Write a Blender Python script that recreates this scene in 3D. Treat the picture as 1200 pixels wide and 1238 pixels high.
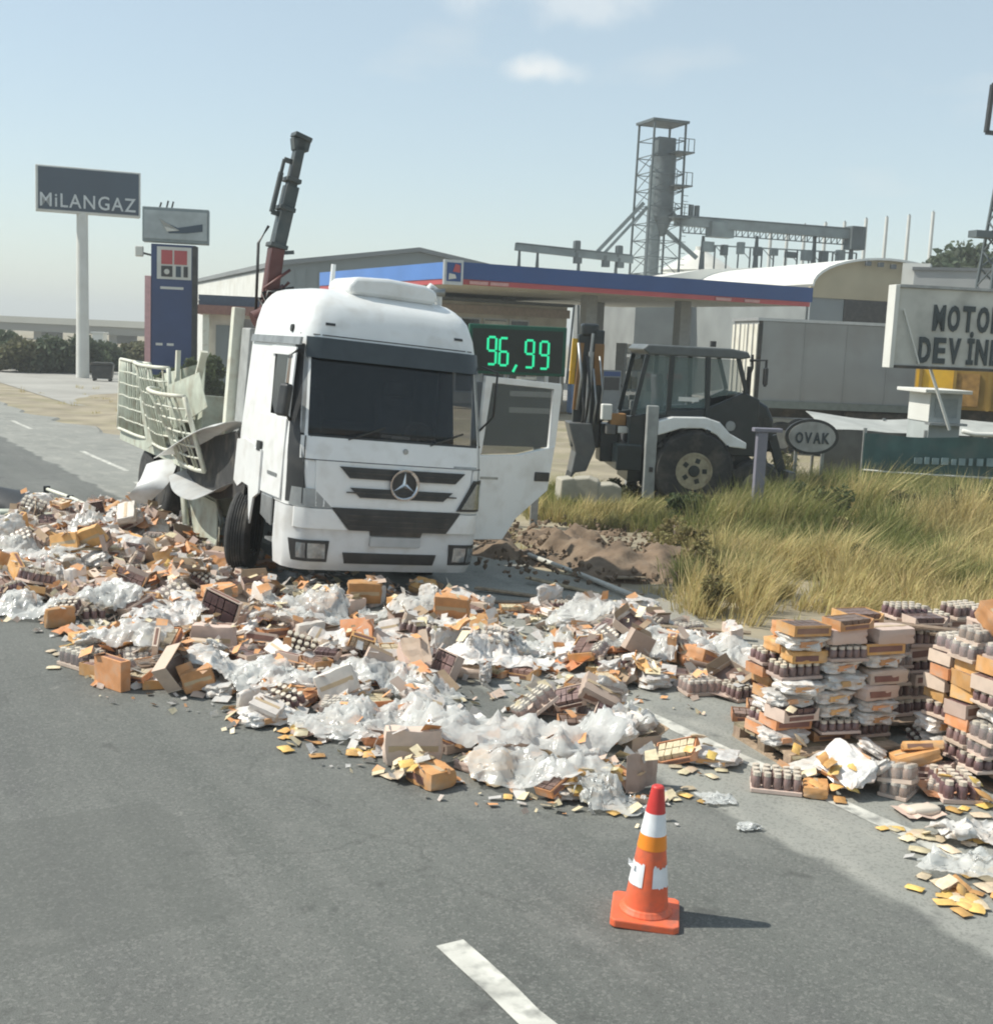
import bpy, bmesh, math, random
import numpy as np
from mathutils import Vector, Matrix, Euler

for o in list(bpy.data.objects): bpy.data.objects.remove(o)
random.seed(11); rng = np.random.default_rng(11)
SC = bpy.context.scene
COL = SC.collection
rad = math.radians
U = random.uniform

# ------------------------------------------------------------------ camera
CAM_H = 3.1; FPX = 1500.0; PITCH = math.atan(209/1500); ROLL = rad(2.5)
F_ = Vector((0, math.cos(PITCH), -math.sin(PITCH)))
R0 = Vector((1, 0, 0)); U0 = Vector((0, math.sin(PITCH), math.cos(PITCH)))
CU = U0*math.cos(ROLL) - R0*math.sin(ROLL)
CR = R0*math.cos(ROLL) + U0*math.sin(ROLL)
cam = bpy.data.cameras.new('camera')
camo = bpy.data.objects.new('camera', cam); COL.objects.link(camo)
camo.matrix_world = Matrix(((CR.x, CU.x, -F_.x, 0), (CR.y, CU.y, -F_.y, 0), (CR.z, CU.z, -F_.z, CAM_H), (0, 0, 0, 1)))
cam.sensor_fit = 'HORIZONTAL'; cam.sensor_width = 36; cam.lens = FPX/1200*36
cam.clip_end = 5000; cam.clip_start = 0.1
SC.camera = camo

# ------------------------------------------------------------------ sky + sun
SUN_EL = rad(50); SUN_AZ = Vector((-1.0, 0.06, 0)).normalized()      # where the sun stands
w = bpy.data.worlds.new('World'); SC.world = w; w.use_nodes = True
nt = w.node_tree; nt.nodes.clear()
wo = nt.nodes.new('ShaderNodeOutputWorld'); bg = nt.nodes.new('ShaderNodeBackground')
sky = nt.nodes.new('ShaderNodeTexSky'); sky.sky_type = 'NISHITA'; sky.sun_disc = False
sky.sun_elevation = SUN_EL; sky.sun_rotation = math.atan2(SUN_AZ.x, SUN_AZ.y)
sky.altitude = 0; sky.air_density = 1.0; sky.dust_density = 0.5; sky.ozone_density = 1.0
tc = nt.nodes.new('ShaderNodeTexCoord'); mp = nt.nodes.new('ShaderNodeMapping')
mp.inputs['Scale'].default_value = (5, 5, 16)
cn = nt.nodes.new('ShaderNodeTexNoise'); cn.inputs['Scale'].default_value = 1.0; cn.inputs['Detail'].default_value = 5
cn.inputs['Roughness'].default_value = 0.5
cr = nt.nodes.new('ShaderNodeValToRGB'); cr.color_ramp.elements[0].position = 0.60; cr.color_ramp.elements[1].position = 0.85
cr.color_ramp.elements[1].color = (0.55, 0.55, 0.55, 1)
cmix = nt.nodes.new('ShaderNodeMix'); cmix.data_type = 'RGBA'
cmix.inputs['B'].default_value = (5.2, 5.4, 5.4, 1)
nt.links.new(tc.outputs['Generated'], mp.inputs['Vector']); nt.links.new(mp.outputs[0], cn.inputs['Vector'])
nt.links.new(cn.outputs['Fac'], cr.inputs['Fac']); nt.links.new(cr.outputs['Color'], cmix.inputs['Factor'])
veil = nt.nodes.new('ShaderNodeMix'); veil.data_type = 'RGBA'; veil.inputs['Factor'].default_value = .42      # thin even high haze
veil.inputs['B'].default_value = (4.3, 5.0, 4.75, 1)
nt.links.new(sky.outputs[0], veil.inputs['A'])
skycol = veil.outputs['Result']
nrm = nt.nodes.new('ShaderNodeVectorMath'); nrm.operation = 'NORMALIZE'; nt.links.new(tc.outputs['Generated'], nrm.inputs[0])
cn2 = nt.nodes.new('ShaderNodeTexNoise'); cn2.inputs['Scale'].default_value = 22; cn2.inputs['Detail'].default_value = 6; nt.links.new(nrm.outputs[0], cn2.inputs['Vector'])
def wm(op, a, b):
    x = nt.nodes.new('ShaderNodeMath'); x.operation = op
    for i, q in enumerate((a, b)):
        if isinstance(q, (int, float)): x.inputs[i].default_value = q
        elif q is not None: nt.links.new(q, x.inputs[i])
    return x.outputs[0]
def dotc(v):
    x = nt.nodes.new('ShaderNodeVectorMath'); x.operation = 'DOT_PRODUCT'; nt.links.new(nrm.outputs[0], x.inputs[0]); x.inputs[1].default_value = v; return x.outputs['Value']
# a few small fair-weather clouds at fixed places in the sky: (azimuth deg right of +Y, elevation deg, width, height, strength)
for az, el, wd, ht, am in ((.8, 11.7, .038, .012, .75), (-11.5, 15.6, .05, .016, .7), (2.0, 15.0, .10, .022, .45), (26, 13, .07, .016, .5), (-38, 12, .08, .018, .6), (60, 16, .1, .02, .6), (-75, 14, .09, .02, .6)):
    a_, e_ = rad(az), rad(el); c_ = Vector((math.sin(a_)*math.cos(e_), math.cos(a_)*math.cos(e_), math.sin(e_)))
    r_ = Vector((math.cos(a_), -math.sin(a_), 0)); u_ = r_.cross(c_)
    dx = wm('DIVIDE', dotc(r_), wd); dy = wm('DIVIDE', dotc(u_), ht); fwd = wm('GREATER_THAN', dotc(c_), .5)
    d_ = wm('SQRT', wm('ADD', wm('MULTIPLY', dx, dx), wm('MULTIPLY', dy, dy)), None)
    d_ = wm('ADD', d_, wm('MULTIPLY', wm('SUBTRACT', cn2.outputs['Fac'], .5), 2.2))
    mr_ = nt.nodes.new('ShaderNodeMapRange'); mr_.interpolation_type = 'SMOOTHSTEP'; mr_.inputs['From Min'].default_value = 1.1; mr_.inputs['From Max'].default_value = .1; mr_.inputs['To Max'].default_value = am; nt.links.new(d_, mr_.inputs['Value'])
    mx_ = nt.nodes.new('ShaderNodeMix'); mx_.data_type = 'RGBA'; nt.links.new(wm('MULTIPLY', mr_.outputs[0], fwd), mx_.inputs['Factor']); nt.links.new(skycol, mx_.inputs['A']); mx_.inputs['B'].default_value = (6.2, 6.3, 6.2, 1); skycol = mx_.outputs['Result']
nt.links.new(skycol, cmix.inputs['A']); nt.links.new(cmix.outputs['Result'], bg.inputs['Color'])
bg.inputs['Strength'].default_value = 0.12
nt.links.new(bg.outputs[0], wo.inputs['Surface'])
sl = bpy.data.lights.new('sun', 'SUN'); sl.energy = 4.2; sl.angle = rad(0.5); sl.color = (1, 0.96, 0.86)
so = bpy.data.objects.new('sun', sl); COL.objects.link(so)
sdir = Vector((-SUN_AZ.x*math.cos(SUN_EL), -SUN_AZ.y*math.cos(SUN_EL), -math.sin(SUN_EL)))
so.rotation_euler = sdir.to_track_quat('-Z', 'Y').to_euler()
so.location = (-30, 0, 40)
SC.view_settings.view_transform = 'Standard'; SC.view_settings.look = 'None'
SC.view_settings.exposure = 0.42; SC.view_settings.gamma = 1.0
try: SC.cycles.pixel_filter_type = 'BLACKMAN_HARRIS'; SC.cycles.filter_width = 2.0
except Exception: pass
SC.render.resolution_x = 992; SC.render.resolution_y = 1024

# ------------------------------------------------------------------ helpers
def ray(px, py):
    return F_ + CR*((px-600)/FPX) - CU*((py-619)/FPX)
def G(px, py, z=0.0):                     # a point on the ground plane
    v = ray(px, py); t = (z-CAM_H)/v.z
    return Vector((v.x*t, v.y*t, z))
def D(px, py, Y):                         # a point at distance Y
    v = ray(px, py); t = Y/v.y
    return Vector((v.x*t, Y, CAM_H+v.z*t))
def proj(p):
    v = Vector((p[0], p[1], p[2]-CAM_H)); d = v.dot(F_)
    return 600+FPX*v.dot(CR)/d, 619-FPX*v.dot(CU)/d
RD = Vector((-.515, .857, 0)).normalized(); RN = Vector((.857, .515, 0)).normalized()
ROADROT = math.atan2(RN.y, RN.x)
def ST(s, t, z=0.0):
    p = RD*s + RN*t; return Vector((p.x, p.y, z))
def inpoly(x, y, P):
    c = False; j = len(P)-1
    for i in range(len(P)):
        if (P[i][1] > y) != (P[j][1] > y) and x < (P[j][0]-P[i][0])*(y-P[i][1])/(P[j][1]-P[i][1])+P[i][0]: c = not c
        j = i
    return c
def interp(T, z):
    if z <= T[0][0]: return T[0][1]
    for (a, b), (c, d) in zip(T, T[1:]):
        if z <= c: return b+(d-b)*(z-a)/(c-a)
    return T[-1][1]

class MB:
    def __init__(s): s.v = []; s.f = []
    def add(s, vs, fs):
        n = len(s.v); s.v += [tuple(v) for v in vs]; s.f += [tuple(i+n for i in f) for f in fs]; return s
    def box(s, c, d, rot=None):
        h = [x/2 for x in d]
        vs = [Vector((sx*h[0], sy*h[1], sz*h[2])) for sz in (-1, 1) for sy in (-1, 1) for sx in (-1, 1)]
        if rot: 
            m = Euler(rot).to_matrix(); vs = [m@v for v in vs]
        c = Vector(c)
        return s.add([v+c for v in vs], [(0,2,3,1),(4,5,7,6),(0,1,5,4),(2,6,7,3),(0,4,6,2),(1,3,7,5)])
    def bb(s, lo, hi):
        return s.box([(a+b)/2 for a, b in zip(lo, hi)], [b-a for a, b in zip(lo, hi)])
    def bar(s, p0, p1, w, h, up=(0,0,1)):
        p0 = Vector(p0); p1 = Vector(p1); d = (p1-p0).normalized(); u = Vector(up)
        if abs(d.dot(u)) > .98: u = Vector((1,0,0))
        a = d.cross(u).normalized(); b = a.cross(d)
        vs = []
        for p in (p0, p1):
            for x, y in ((-1,-1),(1,-1),(1,1),(-1,1)): vs.append(p+a*x*w/2+b*y*h/2)
        return s.add(vs, [(3,2,1,0),(4,5,6,7),(0,1,5,4),(1,2,6,5),(2,3,7,6),(3,0,4,7)])
    def cyl(s, p0, p1, r0, r1=None, n=12, caps=True):
        if r1 is None: r1 = r0
        p0 = Vector(p0); p1 = Vector(p1); d = (p1-p0).normalized()
        u = Vector((0,0,1)) if abs(d.z) < .9 else Vector((1,0,0))
        a = d.cross(u).normalized(); b = a.cross(d); vs = []
        for p, r in ((p0, r0), (p1, r1)):
            for i in range(n):
                t = 2*math.pi*i/n; vs.append(p+a*r*math.cos(t)+b*r*math.sin(t))
        fs = [(i, (i+1) % n, n+(i+1) % n, n+i) for i in range(n)]
        if caps: fs += [tuple(range(n))[::-1], tuple(range(n, 2*n))]
        return s.add(vs, fs)
    def tube(s, path, r, n=8):
        path = [Vector(p) for p in path]; vs = []; m = len(path)
        for k, p in enumerate(path):
            d = (path[min(k+1, m-1)]-path[max(k-1, 0)]).normalized()
            u = Vector((0,0,1)) if abs(d.z) < .95 else Vector((1,0,0))
            a = d.cross(u).normalized(); b = a.cross(d); rr = r[k] if isinstance(r, (list, tuple)) else r
            for i in range(n):
                t = 2*math.pi*i/n; vs.append(p+a*rr*math.cos(t)+b*rr*math.sin(t))
        fs = [(k*n+i, k*n+(i+1) % n, (k+1)*n+(i+1) % n, (k+1)*n+i) for k in range(m-1) for i in range(n)]
        fs += [tuple(range(n))[::-1], tuple(range((m-1)*n, m*n))]
        return s.add(vs, fs)
    def lathe(s, prof, n=24, c=(0,0,0), axis='z', cap=True):
        vs = []; c = Vector(c)
        for r, z in prof:
            for i in range(n):
                t = 2*math.pi*i/n
                if axis == 'z': q = Vector((r*math.cos(t), r*math.sin(t), z))
                elif axis == 'x': q = Vector((z, r*math.cos(t), r*math.sin(t)))
                else: q = Vector((r*math.cos(t), z, r*math.sin(t)))
                vs.append(q+c)
        fs = [(k*n+i, k*n+(i+1) % n, (k+1)*n+(i+1) % n, (k+1)*n+i) for k in range(len(prof)-1) for i in range(n)]
        if cap and prof[0][0] > 1e-4: fs.append(tuple(range(n))[::-1])
        if cap and prof[-1][0] > 1e-4: fs.append(tuple(range((len(prof)-1)*n, len(prof)*n)))
        return s.add(vs, fs)
    def prism(s, poly, a, b, axis='y'):            # polygon in the other two axes
        n = len(poly)
        def q(u, v, w): return {'y': (u, w, v), 'x': (w, u, v), 'z': (u, v, w)}[axis]
        vs = [q(u, v, a) for u, v in poly]+[q(u, v, b) for u, v in poly]
        fs = [tuple(range(n)), tuple(range(n, 2*n))[::-1]]+[(i, n+i, n+(i+1) % n, (i+1) % n) for i in range(n)]
        return s.add(vs, fs)
    def grid(s, fn, nu, nv, th=0.0, nrm=None):     # fn(u,v) 0..1 ; optional thickness along nrm
        vs = [Vector(fn(i/nu, j/nv)) for j in range(nv+1) for i in range(nu+1)]
        I = lambda i, j: j*(nu+1)+i
        fs = [(I(i,j), I(i+1,j), I(i+1,j+1), I(i,j+1)) for j in range(nv) for i in range(nu)]
        if th:
            N = len(vs); nr = Vector(nrm)
            vs += [v+nr*th for v in vs]
            fs += [tuple(N+k for k in f[::-1]) for f in fs]
            edge = [I(i,0) for i in range(nu+1)]+[I(nu,j) for j in range(1,nv+1)]+[I(i,nv) for i in range(nu-1,-1,-1)]+[I(0,j) for j in range(nv-1,0,-1)]
            for k in range(len(edge)):
                a, b = edge[k], edge[(k+1) % len(edge)]; fs.append((b, a, N+a, N+b))
        return s.add(vs, fs)
    def mesh(s, name):
        me = bpy.data.meshes.new(name); me.from_pydata(s.v, [], s.f); me.validate()
        bm = bmesh.new(); bm.from_mesh(me); bmesh.ops.recalc_face_normals(bm, faces=bm.faces); bm.to_mesh(me); bm.free()
        return me
    def build(s, name, m, parent=None, smooth=False, bevel=0.0, loc=None):
        me = s.mesh(name); me.materials.append(m)
        if smooth: me.shade_smooth() if smooth is True else None
        o = bpy.data.objects.new(name, me); COL.objects.link(o)
        if parent: o.parent = parent
        if loc is not None: o.location = loc
        if smooth == 'auto':
            me.shade_smooth(); me.set_sharp_from_angle(angle=rad(38))
        if bevel:
            b = o.modifiers.new('bevel', 'BEVEL'); b.width = bevel; b.segments = 2; b.limit_method = 'ANGLE'; b.angle_limit = rad(40)
        return o
def empty(name, loc=(0,0,0), rz=0, label=None, cat=None, group=None):
    o = bpy.data.objects.new(name, None); COL.objects.link(o); o.location = loc; o.rotation_euler = (0,0,rz); o.empty_display_size = .2
    if label: tag(o, label, cat, group)
    return o
def tag(o, label=None, cat=None, group=None, kind=None):
    if label: o['label'] = label
    if cat: o['category'] = cat
    if group: o['group'] = group
    if kind: o['kind'] = kind
    return o
def copy_tree(o, parent=None):
    c = o.copy(); COL.objects.link(c); c.parent = parent
    for ch in o.children: copy_tree(ch, c)
    return c
def flatmesh(name, verts, faces, m, smooth=False):
    me = bpy.data.meshes.new(name); me.from_pydata(verts, [], faces); me.materials.append(m)
    if smooth: me.shade_smooth()
    o = bpy.data.objects.new(name, me); COL.objects.link(o); return o
def quads(name, V, m):                      # V: (N,4,3) array of loose quads
    N = len(V); me = bpy.data.meshes.new(name)
    me.vertices.add(N*4); me.vertices.foreach_set('co', V.reshape(-1).astype(np.float32))
    me.loops.add(N*4); me.loops.foreach_set('vertex_index', np.arange(N*4, dtype=np.int32))
    me.polygons.add(N); me.polygons.foreach_set('loop_start', np.arange(0, N*4, 4, dtype=np.int32))
    me.update(calc_edges=True); me.materials.append(m)
    o = bpy.data.objects.new(name, me); COL.objects.link(o); return o
def text(s, name, m, parent, w, h, depth=0.02, mat=None, bold=0.0, sp=1.0):
    cu = bpy.data.curves.new('t', 'FONT'); cu.body = s; cu.size = 1; cu.extrude = 0.02; cu.offset = bold; cu.resolution_u = 3; cu.space_character = sp
    t = bpy.data.objects.new('t', cu); COL.objects.link(t)
    dg = bpy.context.evaluated_depsgraph_get(); me = bpy.data.meshes.new_from_object(t.evaluated_get(dg))
    bpy.data.objects.remove(t); bpy.data.curves.remove(cu)
    co = np.empty(len(me.vertices)*3, np.float32); me.vertices.foreach_get('co', co); co = co.reshape(-1, 3)
    lo = co.min(0); hi = co.max(0)
    co[:, 0] = (co[:, 0]-(lo[0]+hi[0])/2)/(hi[0]-lo[0])*w
    y = (co[:, 1]-(lo[1]+hi[1])/2)/(hi[1]-lo[1])*h
    zz = (co[:, 2]-lo[2])/(hi[2]-lo[2])*depth
    out = np.stack([co[:, 0], -zz, y], 1)             # stands in the XZ plane, faces -Y
    me.vertices.foreach_set('co', out.reshape(-1)); me.update(); me.materials.clear(); me.materials.append(m)
    o = bpy.data.objects.new(name, me); COL.objects.link(o)
    if parent: o.parent = parent
    return o

# ------------------------------------------------------------------ materials
MATS = {}
def mat(name, rgb, rough=.6, metal=0.0, var=.12, scale=6.0, bump=0.0, bscale=60.0, rand=0.0, dirt=None, dirtamt=.4, dscale=3.0, island=0.0, coat=0, spec=.5, trans=0.0, emit=None, sheen=0):
    if name in MATS: return MATS[name]
    m = bpy.data.materials.new(name); m.use_nodes = True; n = m.node_tree.nodes; L = m.node_tree.links
    b = n['Principled BSDF']; b.inputs['Roughness'].default_value = rough; b.inputs['Metallic'].default_value = metal
    b.inputs['Specular IOR Level'].default_value = spec; b.inputs['Coat Weight'].default_value = coat
    tc = n.new('ShaderNodeTexCoord')
    def noise(sc, det=5):
        t = n.new('ShaderNodeTexNoise'); t.inputs['Scale'].default_value = sc; t.inputs['Detail'].default_value = det
        L.new(tc.outputs['Object'], t.inputs['Vector']); return t
    def mixc(fac, A, B):
        x = n.new('ShaderNodeMix'); x.data_type = 'RGBA'
        for k, s in (('Factor', fac), ('A', A), ('B', B)):
            if isinstance(s, tuple): x.inputs[k].default_value = s if len(s) == 4 else s+(1,)
            elif isinstance(s, (int, float)): x.inputs[k].default_value = s
            else: L.new(s, x.inputs[k])
        return x.outputs['Result']
    lo = tuple(max(0, c*(1-var)) for c in rgb); hi = tuple(min(.95, c*(1+var)) for c in rgb)
    n1 = noise(scale); rp = n.new('ShaderNodeValToRGB'); rp.color_ramp.elements[0].position = .3; rp.color_ramp.elements[1].position = .7
    rp.color_ramp.elements[0].color = lo+(1,); rp.color_ramp.elements[1].color = hi+(1,)
    L.new(n1.outputs['Fac'], rp.inputs['Fac']); col = rp.outputs['Color']
    if dirt:
        n2 = noise(dscale, 8); r2 = n.new('ShaderNodeValToRGB'); r2.color_ramp.elements[0].position = .48; r2.color_ramp.elements[1].position = .72
        r2.color_ramp.elements[1].color = (dirtamt,)*3+(1,)
        L.new(n2.outputs['Fac'], r2.inputs['Fac']); col = mixc(r2.outputs['Color'], col, dirt)
    if rand or island:
        hs = n.new('ShaderNodeHueSaturation'); src = None
        if rand: oi = n.new('ShaderNodeObjectInfo'); src = oi.outputs['Random']; amt = rand
        else: ge = n.new('ShaderNodeNewGeometry'); src = ge.outputs['Random Per Island']; amt = island
        mr = n.new('ShaderNodeMapRange'); mr.inputs['To Min'].default_value = 1-amt; mr.inputs['To Max'].default_value = 1+amt
        L.new(src, mr.inputs['Value']); L.new(mr.outputs[0], hs.inputs['Value'])
        mr2 = n.new('ShaderNodeMapRange'); mr2.inputs['To Min'].default_value = .5-amt*.06; mr2.inputs['To Max'].default_value = .5+amt*.06
        m3 = n.new('ShaderNodeMath'); m3.operation = 'MULTIPLY'; m3.inputs[1].default_value = 7.31
        m4 = n.new('ShaderNodeMath'); m4.operation = 'FRACT'; L.new(src, m3.inputs[0]); L.new(m3.outputs[0], m4.inputs[0])
        L.new(m4.outputs[0], mr2.inputs['Value']); L.new(mr2.outputs[0], hs.inputs['Hue'])
        L.new(col, hs.inputs['Color']); col = hs.outputs['Color']
    L.new(col, b.inputs['Base Color'])
    if bump:
        nb = noise(bscale, 6); bp = n.new('ShaderNodeBump'); bp.inputs['Strength'].default_value = bump; bp.inputs['Distance'].default_value = .02
        L.new(nb.outputs['Fac'], bp.inputs['Height']); L.new(bp.outputs[0], b.inputs['Normal'])
    if emit: b.inputs['Emission Color'].default_value = emit[0]+(1,); b.inputs['Emission Strength'].default_value = emit[1]
    if trans:
        tb = n.new('ShaderNodeBsdfTransparent'); mx = n.new('ShaderNodeMixShader'); mx.inputs[0].default_value = trans
        L.new(b.outputs[0], mx.inputs[1]); L.new(tb.outputs[0], mx.inputs[2]); L.new(mx.outputs[0], n['Material Output'].inputs['Surface'])
    MATS[name] = m; return m
def translucent(m, amt, rgb):               # leaves and film let light through
    n = m.node_tree.nodes; L = m.node_tree.links; out = n['Material Output']
    src = out.inputs['Surface'].links[0].from_socket
    t = n.new('ShaderNodeBsdfTranslucent'); t.inputs['Color'].default_value = rgb+(1,)
    x = n.new('ShaderNodeMixShader'); x.inputs[0].default_value = amt
    L.new(src, x.inputs[1]); L.new(t.outputs[0], x.inputs[2]); L.new(x.outputs[0], out.inputs['Surface']); return m

m_white = mat('white_paint', (.74,.75,.74), .35, var=.06, scale=2, dirt=(.40,.37,.32), dirtamt=.38, dscale=4, coat=.2, bump=.05, bscale=2.5)
m_bumper = mat('bumper_plastic', (.62,.63,.63), .4, var=.05, scale=2, dirt=(.3,.27,.22), dirtamt=.5, dscale=3)
m_black = mat('black_plastic', (.022,.023,.024), .45, var=.2, dirt=(.12,.11,.09), dirtamt=.25)
m_rubber = mat('tyre_rubber', (.03,.03,.03), .85, var=.25, scale=12, bump=.3, bscale=40, dirt=(.16,.14,.11), dirtamt=.5)
m_chassis = mat('dark_steel', (.05,.05,.048), .6, metal=.3, var=.3, dirt=(.15,.12,.09), dirtamt=.5)
m_steel = mat('grey_steel', (.32,.33,.33), .45, metal=.7, var=.2)
m_chrome = mat('chrome', (.6,.61,.62), .18, metal=1, var=.08)
m_cream = mat('cream_paint', (.66,.67,.57), .55, var=.12, scale=5, dirt=(.28,.2,.12), dirtamt=.5, dscale=5)
m_palegrn = mat('pale_green_paint', (.46,.49,.41), .55, var=.15, scale=5, dirt=(.24,.17,.1), dirtamt=.55, dscale=4)
m_crane = mat('crane_red_paint', (.11,.035,.03), .5, var=.25, dirt=(.06,.05,.045), dirtamt=.6)
m_boom = mat('crane_boom_grey', (.055,.07,.072), .5, var=.2, dirt=(.12,.1,.08), dirtamt=.4)
m_lamp = mat('lamp_glass', (.24,.26,.27), .12, metal=.5, var=.15, scale=20, coat=1)
m_interior = mat('cab_interior', (.06,.06,.062), .8, var=.2)
m_seat = mat('seat_fabric', (.09,.09,.1), .9, var=.2)
def glassmat(name, tint, trans, rough=.04):
    m = mat(name, tint, rough, var=.1, trans=trans, coat=.3); return m
m_wind = glassmat('windscreen_glass', (.012,.018,.022), .55)
m_glass = glassmat('window_glass', (.07,.09,.095), .5)
m_dglass = glassmat('dark_window', (.05,.06,.065), .12)
m_visor = mat('sun_visor', (.035,.045,.05), .25, var=.1)

def road_mat():
    m = bpy.data.materials.new('asphalt'); m.use_nodes = True; n = m.node_tree.nodes; L = m.node_tree.links; b = n['Principled BSDF']
    tc = n.new('ShaderNodeTexCoord')
    def nz(sc, det=6, mapping=None, rough=.55):
        t = n.new('ShaderNodeTexNoise'); t.inputs['Scale'].default_value = sc; t.inputs['Detail'].default_value = det; t.inputs['Roughness'].default_value = rough
        if mapping:
            mp = n.new('ShaderNodeMapping'); mp.inputs['Scale'].default_value = mapping; L.new(tc.outputs['Object'], mp.inputs[0]); L.new(mp.outputs[0], t.inputs['Vector'])
        else: L.new(tc.outputs['Object'], t.inputs['Vector'])
        return t.outputs['Fac']
    def ramp(f, p0, c0, p1, c1):
        r = n.new('ShaderNodeValToRGB'); e = r.color_ramp.elements; e[0].position = p0; e[1].position = p1
        e[0].color = (c0 if isinstance(c0, tuple) else (c0,)*3)+(1,); e[1].color = (c1 if isinstance(c1, tuple) else (c1,)*3)+(1,); L.new(f, r.inputs['Fac']); return r.outputs['Color']
    def mix(f, A, B, mode='MIX'):
        x = n.new('ShaderNodeMix'); x.data_type = 'RGBA'; x.blend_type = mode
        for k, s in (('Factor', f), ('A', A), ('B', B)):
            if isinstance(s, tuple): x.inputs[k].default_value = s+(1,)
            elif isinstance(s, float): x.inputs[k].default_value = s
            else: L.new(s, x.inputs[k])
        return x.outputs['Result']
    def mth(op, a, bb):
        x = n.new('ShaderNodeMath'); x.operation = op
        for i, s in enumerate((a, bb)):
            if isinstance(s, (int, float)): x.inputs[i].default_value = s
            else: L.new(s, x.inputs[i])
        return x.outputs[0]
    sep = n.new('ShaderNodeSeparateXYZ'); L.new(tc.outputs['Object'], sep.inputs[0]); t = sep.outputs['X']
    lane = ramp(nz(.35, 5), .3, (.076,.082,.072), .7, (.124,.131,.116))
    streak = nz(1.0, 6, (3.0, .12, 1)); lane = mix(ramp(streak, .35, 0.0, .75, .45), lane, (.19,.188,.172))
    shoulder = ramp(nz(.6, 7), .3, (.22,.225,.20), .7, (.31,.31,.275))
    shoulder = mix(ramp(nz(2.2, 8, (1.6, .6, 1)), .5, 0.0, .7, .6), shoulder, (.40,.39,.34))
    tn = mth('ADD', t, mth('MULTIPLY', mth('SUBTRACT', nz(1.1, 8), .5), .55))
    mr = n.new('ShaderNodeMapRange'); mr.inputs['From Min'].default_value = 5.48; mr.inputs['From Max'].default_value = 5.56; L.new(tn, mr.inputs['Value'])
    col = mix(mr.outputs[0], lane, shoulder)
    # pale crumbling lip of the joint
    lip = mth('SUBTRACT', 1.0, mth('MULTIPLY', mth('ABSOLUTE', mth('SUBTRACT', tn, 5.6), 0), 9))
    lip2 = n.new('ShaderNodeMath'); lip2.operation = 'MAXIMUM'; lip2.inputs[1].default_value = 0; L.new(lip, lip2.inputs[0])
    col = mix(mth('MULTIPLY', lip2.outputs[0], ramp(nz(3.0, 4), .42, 0.0, .6, .6)), col, (.34,.335,.3))
    # dusty verge
    mr2 = n.new('ShaderNodeMapRange'); mr2.inputs['From Min'].default_value = 8.2; mr2.inputs['From Max'].default_value = 9.6
    L.new(mth('ADD', t, mth('MULTIPLY', mth('SUBTRACT', nz(.8, 8), .5), 2.0)), mr2.inputs['Value'])
    col = mix(mth('MULTIPLY', mr2.outputs[0], .8), col, (.34,.3,.23))
    for tc_, wd_, am in ((1.4,.5,.55),(4.0,.5,.55),(-.3,.45,.45),(5.0,.3,.4)):
        d_ = mth('MULTIPLY', mth('ABSOLUTE', mth('SUBTRACT', tn, tc_), 0), 1/wd_)
        g_ = n.new('ShaderNodeMapRange'); g_.inputs['From Min'].default_value = 1; g_.inputs['From Max'].default_value = 0; L.new(d_, g_.inputs['Value'])
        col = mix(mth('MULTIPLY', mth('MULTIPLY', g_.outputs[0], am), ramp(nz(1.0, 7, (4.0, .25, 1)), .35, 0.0, .65, 1.0)), col, (.075,.076,.072))
    col = mix(ramp(nz(.45, 6, (1.0, .5, 1)), .56, 0.0, .70, .5), col, (.25,.25,.222))
    col = mix(ramp(nz(5.0, 4), .68, 0.0, .74, .45), col, (.3,.295,.265))
    # cracks, stains, aggregate
    col = mix(ramp(nz(1.7, 9), .60, 0.0, .68, .35), col, (.08,.082,.078))
    col = mix(ramp(nz(.9, 3), .62, 0.0, .7, .3), col, (.24,.235,.215))
    agg = nz(150, 2); col = mix(.4, col, mix(.5, col, ramp(agg, .35, .02, .7, .36)))
    sp1 = n.new('ShaderNodeTexVoronoi'); sp1.inputs['Scale'].default_value = 65; L.new(tc.outputs['Object'], sp1.inputs['Vector'])
    sps = n.new('ShaderNodeSeparateColor'); L.new(sp1.outputs['Color'], sps.inputs[0])
    col = mix(mth('MULTIPLY', mth('GREATER_THAN', sps.outputs[0], 0.82), .24), col, (.27,.265,.245))
    col = mix(mth('MULTIPLY', mth('LESS_THAN', sps.outputs[1], .2), .27), col, (.05,.05,.048))
    # oil drips and a square tar repair
    col = mix(ramp(nz(2.6, 3, (1.0, .8, 1)), .66, 0.0, .72, .5), col, (.055,.056,.053))
    rep = mth('MULTIPLY', mth('LESS_THAN', mth('ABSOLUTE', mth('SUBTRACT', tn, 1.5), 0), .7), mth('LESS_THAN', mth('ABSOLUTE', mth('SUBTRACT', sep.outputs['Y'], 6.9), 0), .9))
    col = mix(mth('MULTIPLY', rep, .35), col, (.09,.094,.086))
    vor = n.new('ShaderNodeTexVoronoi'); vor.feature = 'DISTANCE_TO_EDGE'; vor.inputs['Scale'].default_value = .55
    wv = n.new('ShaderNodeVectorMath'); wv.operation = 'ADD'; L.new(tc.outputs['Object'], wv.inputs[0])
    nzv = n.new('ShaderNodeTexNoise'); nzv.inputs['Scale'].default_value = 1.6; nzv.inputs['Detail'].default_value = 6; L.new(tc.outputs['Object'], nzv.inputs['Vector']); L.new(nzv.outputs['Color'], wv.inputs[1]); L.new(wv.outputs[0], vor.inputs['Vector'])
    crack = ramp(vor.outputs['Distance'], .003, .3, .009, 0.0)
    col = mix(mth('MULTIPLY', crack, ramp(nz(.5, 2), .5, 0.0, .56, 1.0)), col, (.05,.05,.047))
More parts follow.
